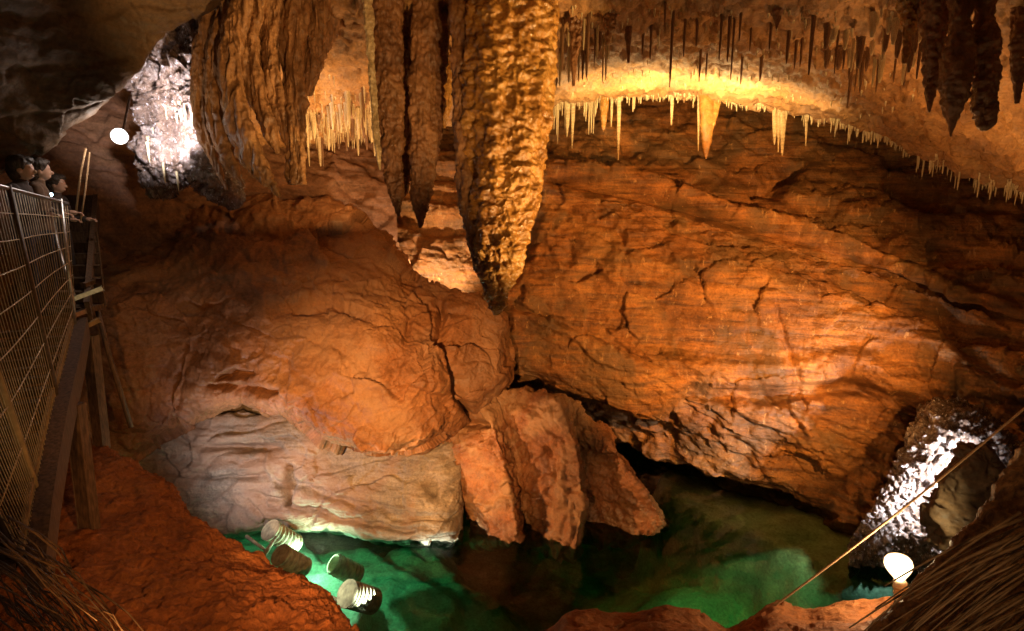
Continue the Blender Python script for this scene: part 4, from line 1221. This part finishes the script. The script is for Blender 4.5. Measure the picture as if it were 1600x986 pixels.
add_light('right_key_lamp', 'SPOT', P(1800, 540, 4.8), (1.0, .48, .14), 3000, P(1150, 480, 10.8), spot_size=R(74), spot_blend=.85, shadow_soft_size=.08)
add_light('ceiling_wash', 'AREA', P(535, 320, 9.4), WARM, 52, P(530, 150, 9.8), shape='RECTANGLE', size=.8, size_y=.2)  # extra unseen panel added to brighten the ceiling behind the draperies
add_light('ceiling_wash', 'AREA', P(1380, 340, 7.0), (1.0, .5, .17), 26, P(1380, 60, 6.4), shape='RECTANGLE', size=1.2, size_y=.2)  # unseen upward panel added to brighten the near right ceiling
add_light('column_fill', 'SPOT', P(1570, 815, 4.6), (1.0, .60, .22), 1900, P(790, 190, 6.5), spot_size=R(36), spot_blend=.5, shadow_soft_size=.05)  # dedicated spot added to brighten the golden stalactite
add_light('column_front_fill', 'SPOT', (2.3, 0.8, -2.0), (1.0, .56, .18), 650, P(795, 190, 6.5), spot_size=R(22), spot_blend=.6, shadow_soft_size=.05)  # second added fill, spreading light across the golden stalactite's front
add_light('ledge_fill', 'SPOT', P(690, 453, 11.0), (1.0, .70, .44), 230, P(620, 340, 12.5), spot_size=R(150), spot_blend=.5, shadow_soft_size=.05)  # unseen spot added behind the outcrop to brighten the pale wall
add_light('pot_lamp', 'SPOT', P(300, 812, 7.7), (0.94, 0.86, 0.95), 130, P(450, 670, 9.6), spot_size=R(125), spot_blend=.9, shadow_soft_size=.12)
add_light('pool_lamp', 'SPOT', P(500, 975, 6.6), (0.80, 1.0, 0.88), 4200, P(675, 920, 8.9), spot_size=R(36), spot_blend=.8, shadow_soft_size=.05)
add_light('thatch_fill', 'SPOT', (0.4, 0.3, -0.9), WARM, 110, P(1530, 860, 3.6), spot_size=R(44), spot_blend=.7, shadow_soft_size=.05)  # added fill for the bank side that the bulb misses
add_light('sunken_lamp', 'POINT', P(484, 868, 9.1), (0.70, 1.0, 0.8), 45, shadow_soft_size=.05)
add_light('drum_lid_fill', 'SPOT', P(360, 858, 7.5), (0.95, 1.0, 0.80), 170, P(530, 905, 8.2), spot_size=R(50), spot_blend=.8, shadow_soft_size=.05)  # weak fill added to brighten the lowest drum's lid
add_light('pool_side_fill', 'SPOT', P(1700, 720, 5.2), (1.0, .86, .45), 480, P(1200, 840, 8.8), spot_size=R(46), spot_blend=.7, shadow_soft_size=.05)  # added to replace bulb light that the bank blocks
add_light('flowstone_lamp', 'SPOT', P(1528, 765, 7.45), (0.84, 0.88, 1.0), 620, P(1440, 750, 8.7), spot_size=R(112), spot_blend=.5, shadow_soft_size=.05)
add_light('ceiling_wash', 'AREA', P(1510, 400, 7.2), (1.0, .5, .17), 20, P(1500, 200, 7.2), shape='RECTANGLE', size=1.0, size_y=.2)  # added panel lifting the dark fringe at the ceiling's right end

# ------------------------------------------------------------------ ribbed drums
def drum(a, b, r, label, open_end=False):
    a, b = np.array(a), np.array(b); ln = np.linalg.norm(b - a); ax = unit(b - a)
    t0 = thing('ribbed_drum', label, 'drum', a, 'ribbed clay drums in the pool')
    oo = Vector([float(c) for c in a])
    prof = [(r * .96, 0.0)] if not open_end else [(r * .80, ln * .5), (r * .80, .02), (r * .9, 0.0)]
    n = 7
    for k in range(n):
        t = (k + .15) / n * ln
        prof += [(r * .90, t), (r * 1.04, t + ln / n * .22), (r * 1.05, t + ln / n * .45), (r * .90, t + ln / n * .68)]
    prof += [(r * .9, ln), (r * .7, ln + .01)]
    link('shell', rel(lathe(prof, 40, ax, a), oo), M['drum'], t0)
    if not open_end:
        link('lid', rel(lathe([(r * 1.06, -.035), (r * 1.08, -.02), (r * 1.06, .0)], 40, ax, a), oo), M['drum'], t0)
    return t0
drum(P(424, 829, 8.95), P(462, 852, 9.35), .155, 'uppermost ribbed pale drum with a round lid, by the grey rock')
drum(P(440, 868, 8.4), P(476, 888, 8.75), .15, 'ribbed pale drum half hidden behind the red bank, second from the top')
drum(P(520, 880, 8.95), P(560, 900, 9.2), .16, 'green tinted sunken drum with an open end under the water', True)
drum(P(545, 928, 7.85), P(584, 940, 8.2), .175, 'ribbed pale drum with a bright round lid, lowest, casting a shadow on the pool floor')
for pts, r, lb in (([P(412, 868, 8.6), P(432, 838, 8.8)], .035, 'pale stake leaning against the uppermost drum'),
                   ([P(385, 838, 9.0), P(418, 862, 8.7)], .03, 'dark stake lying left of the uppermost drum'),
                   ([P(500, 928, 7.9), P(545, 945, 7.9)], .04, 'pale stake under the lowest drum')):
    tag(link('stake', tube(pts, r, 8, r * .7), M['drum']), lb, 'stake')

# ------------------------------------------------------------------ sticks in the lower corners
rnd = random.Random(21)
for k in range(46):
    x0 = rnd.uniform(-60, 60); y0 = rnd.uniform(800, 960)
    L_ = rnd.uniform(150, 330); ang = R(rnd.uniform(28, 52))
    d0 = rnd.uniform(3.0, 3.5)
    pts = []
    for j in range(7):
        t = j / 6
        pts.append(P(x0 + L_ * t * math.cos(ang), y0 + L_ * t * math.sin(ang) * (.75 + .5 * t), d0 - .5 * t + .03 * math.sin(5 * t + k)) + np.array([rnd.gauss(0, .012) for _ in range(3)]))
    tag(link('stick', tube(pts, rnd.uniform(.003, .0075), 6, .002), M['stick']), 'thin bent dry stick in the dark tangle at the lower left corner', 'stick', 'sticks in the lower left corner')
for k in range(52):
    x0 = rnd.uniform(1590, 1660); y0 = rnd.uniform(800, 960)
    L_ = rnd.uniform(130, 320); ang = R(rnd.uniform(140, 158))
    d0 = rnd.uniform(2.6, 3.1)
    pts = [P(x0 + L_ * t * math.cos(ang), y0 + L_ * t * math.sin(ang) * (.85 + .3 * t), d0 + .1 * t + .015 * math.sin(4 * t + k)) for t in [j / 6 for j in range(7)]]
    tag(link('stick', tube(pts, rnd.uniform(.004, .010), 6, .003), M['stick']), 'straight dry stick lying on the fibrous bank at the lower right corner', 'stick', 'sticks in the lower right corner')

# dark boulder before the right flowstone
def db_fn(p): return 0.10 * fbm(p, 1.6, 3) + 0.13 * facet(p, 2.4, 4) + 0.05 * facet(p, 6, 2) + 0.05 * fbm(p, 6, 4, .6)
c = P(1515, 775, 6.95)
path = [c + np.array([0, 0, .62]), c + np.array([0, 0, .5]), c + np.array([0, 0, .2]), c + np.array([0, 0, -.2]), c + np.array([0, 0, -.6])]
G = stal_grid(path, [.03, .2, .32, .42, .46], 80, 80, flat=.7, fn=db_fn)
tag(stal_obj('boulder', G, M['darkceil'], c + np.array([0, 0, -.6])), 'smooth dark upright boulder in front of the wet white cascade', 'boulder')

# ------------------------------------------------------------------ world + view
w = bpy.data.worlds.new('World'); scene.world = w; w.use_nodes = True
bg = w.node_tree.nodes['Background']; bg.inputs[0].default_value = (1.0, 0.55, 0.30, 1); bg.inputs[1].default_value = 0.03
scene.view_settings.view_transform = 'Standard'; scene.view_settings.look = 'None'
scene.view_settings.exposure = 0.4; scene.view_settings.gamma = 1.0; scene.view_settings.use_curve_mapping = False
scene.cycles.use_denoising = True
scene.cycles.max_bounces = 6; scene.cycles.diffuse_bounces = 3; scene.cycles.glossy_bounces = 3; scene.cycles.transparent_max_bounces = 8
scene.cycles.sample_clamp_indirect = 4.0
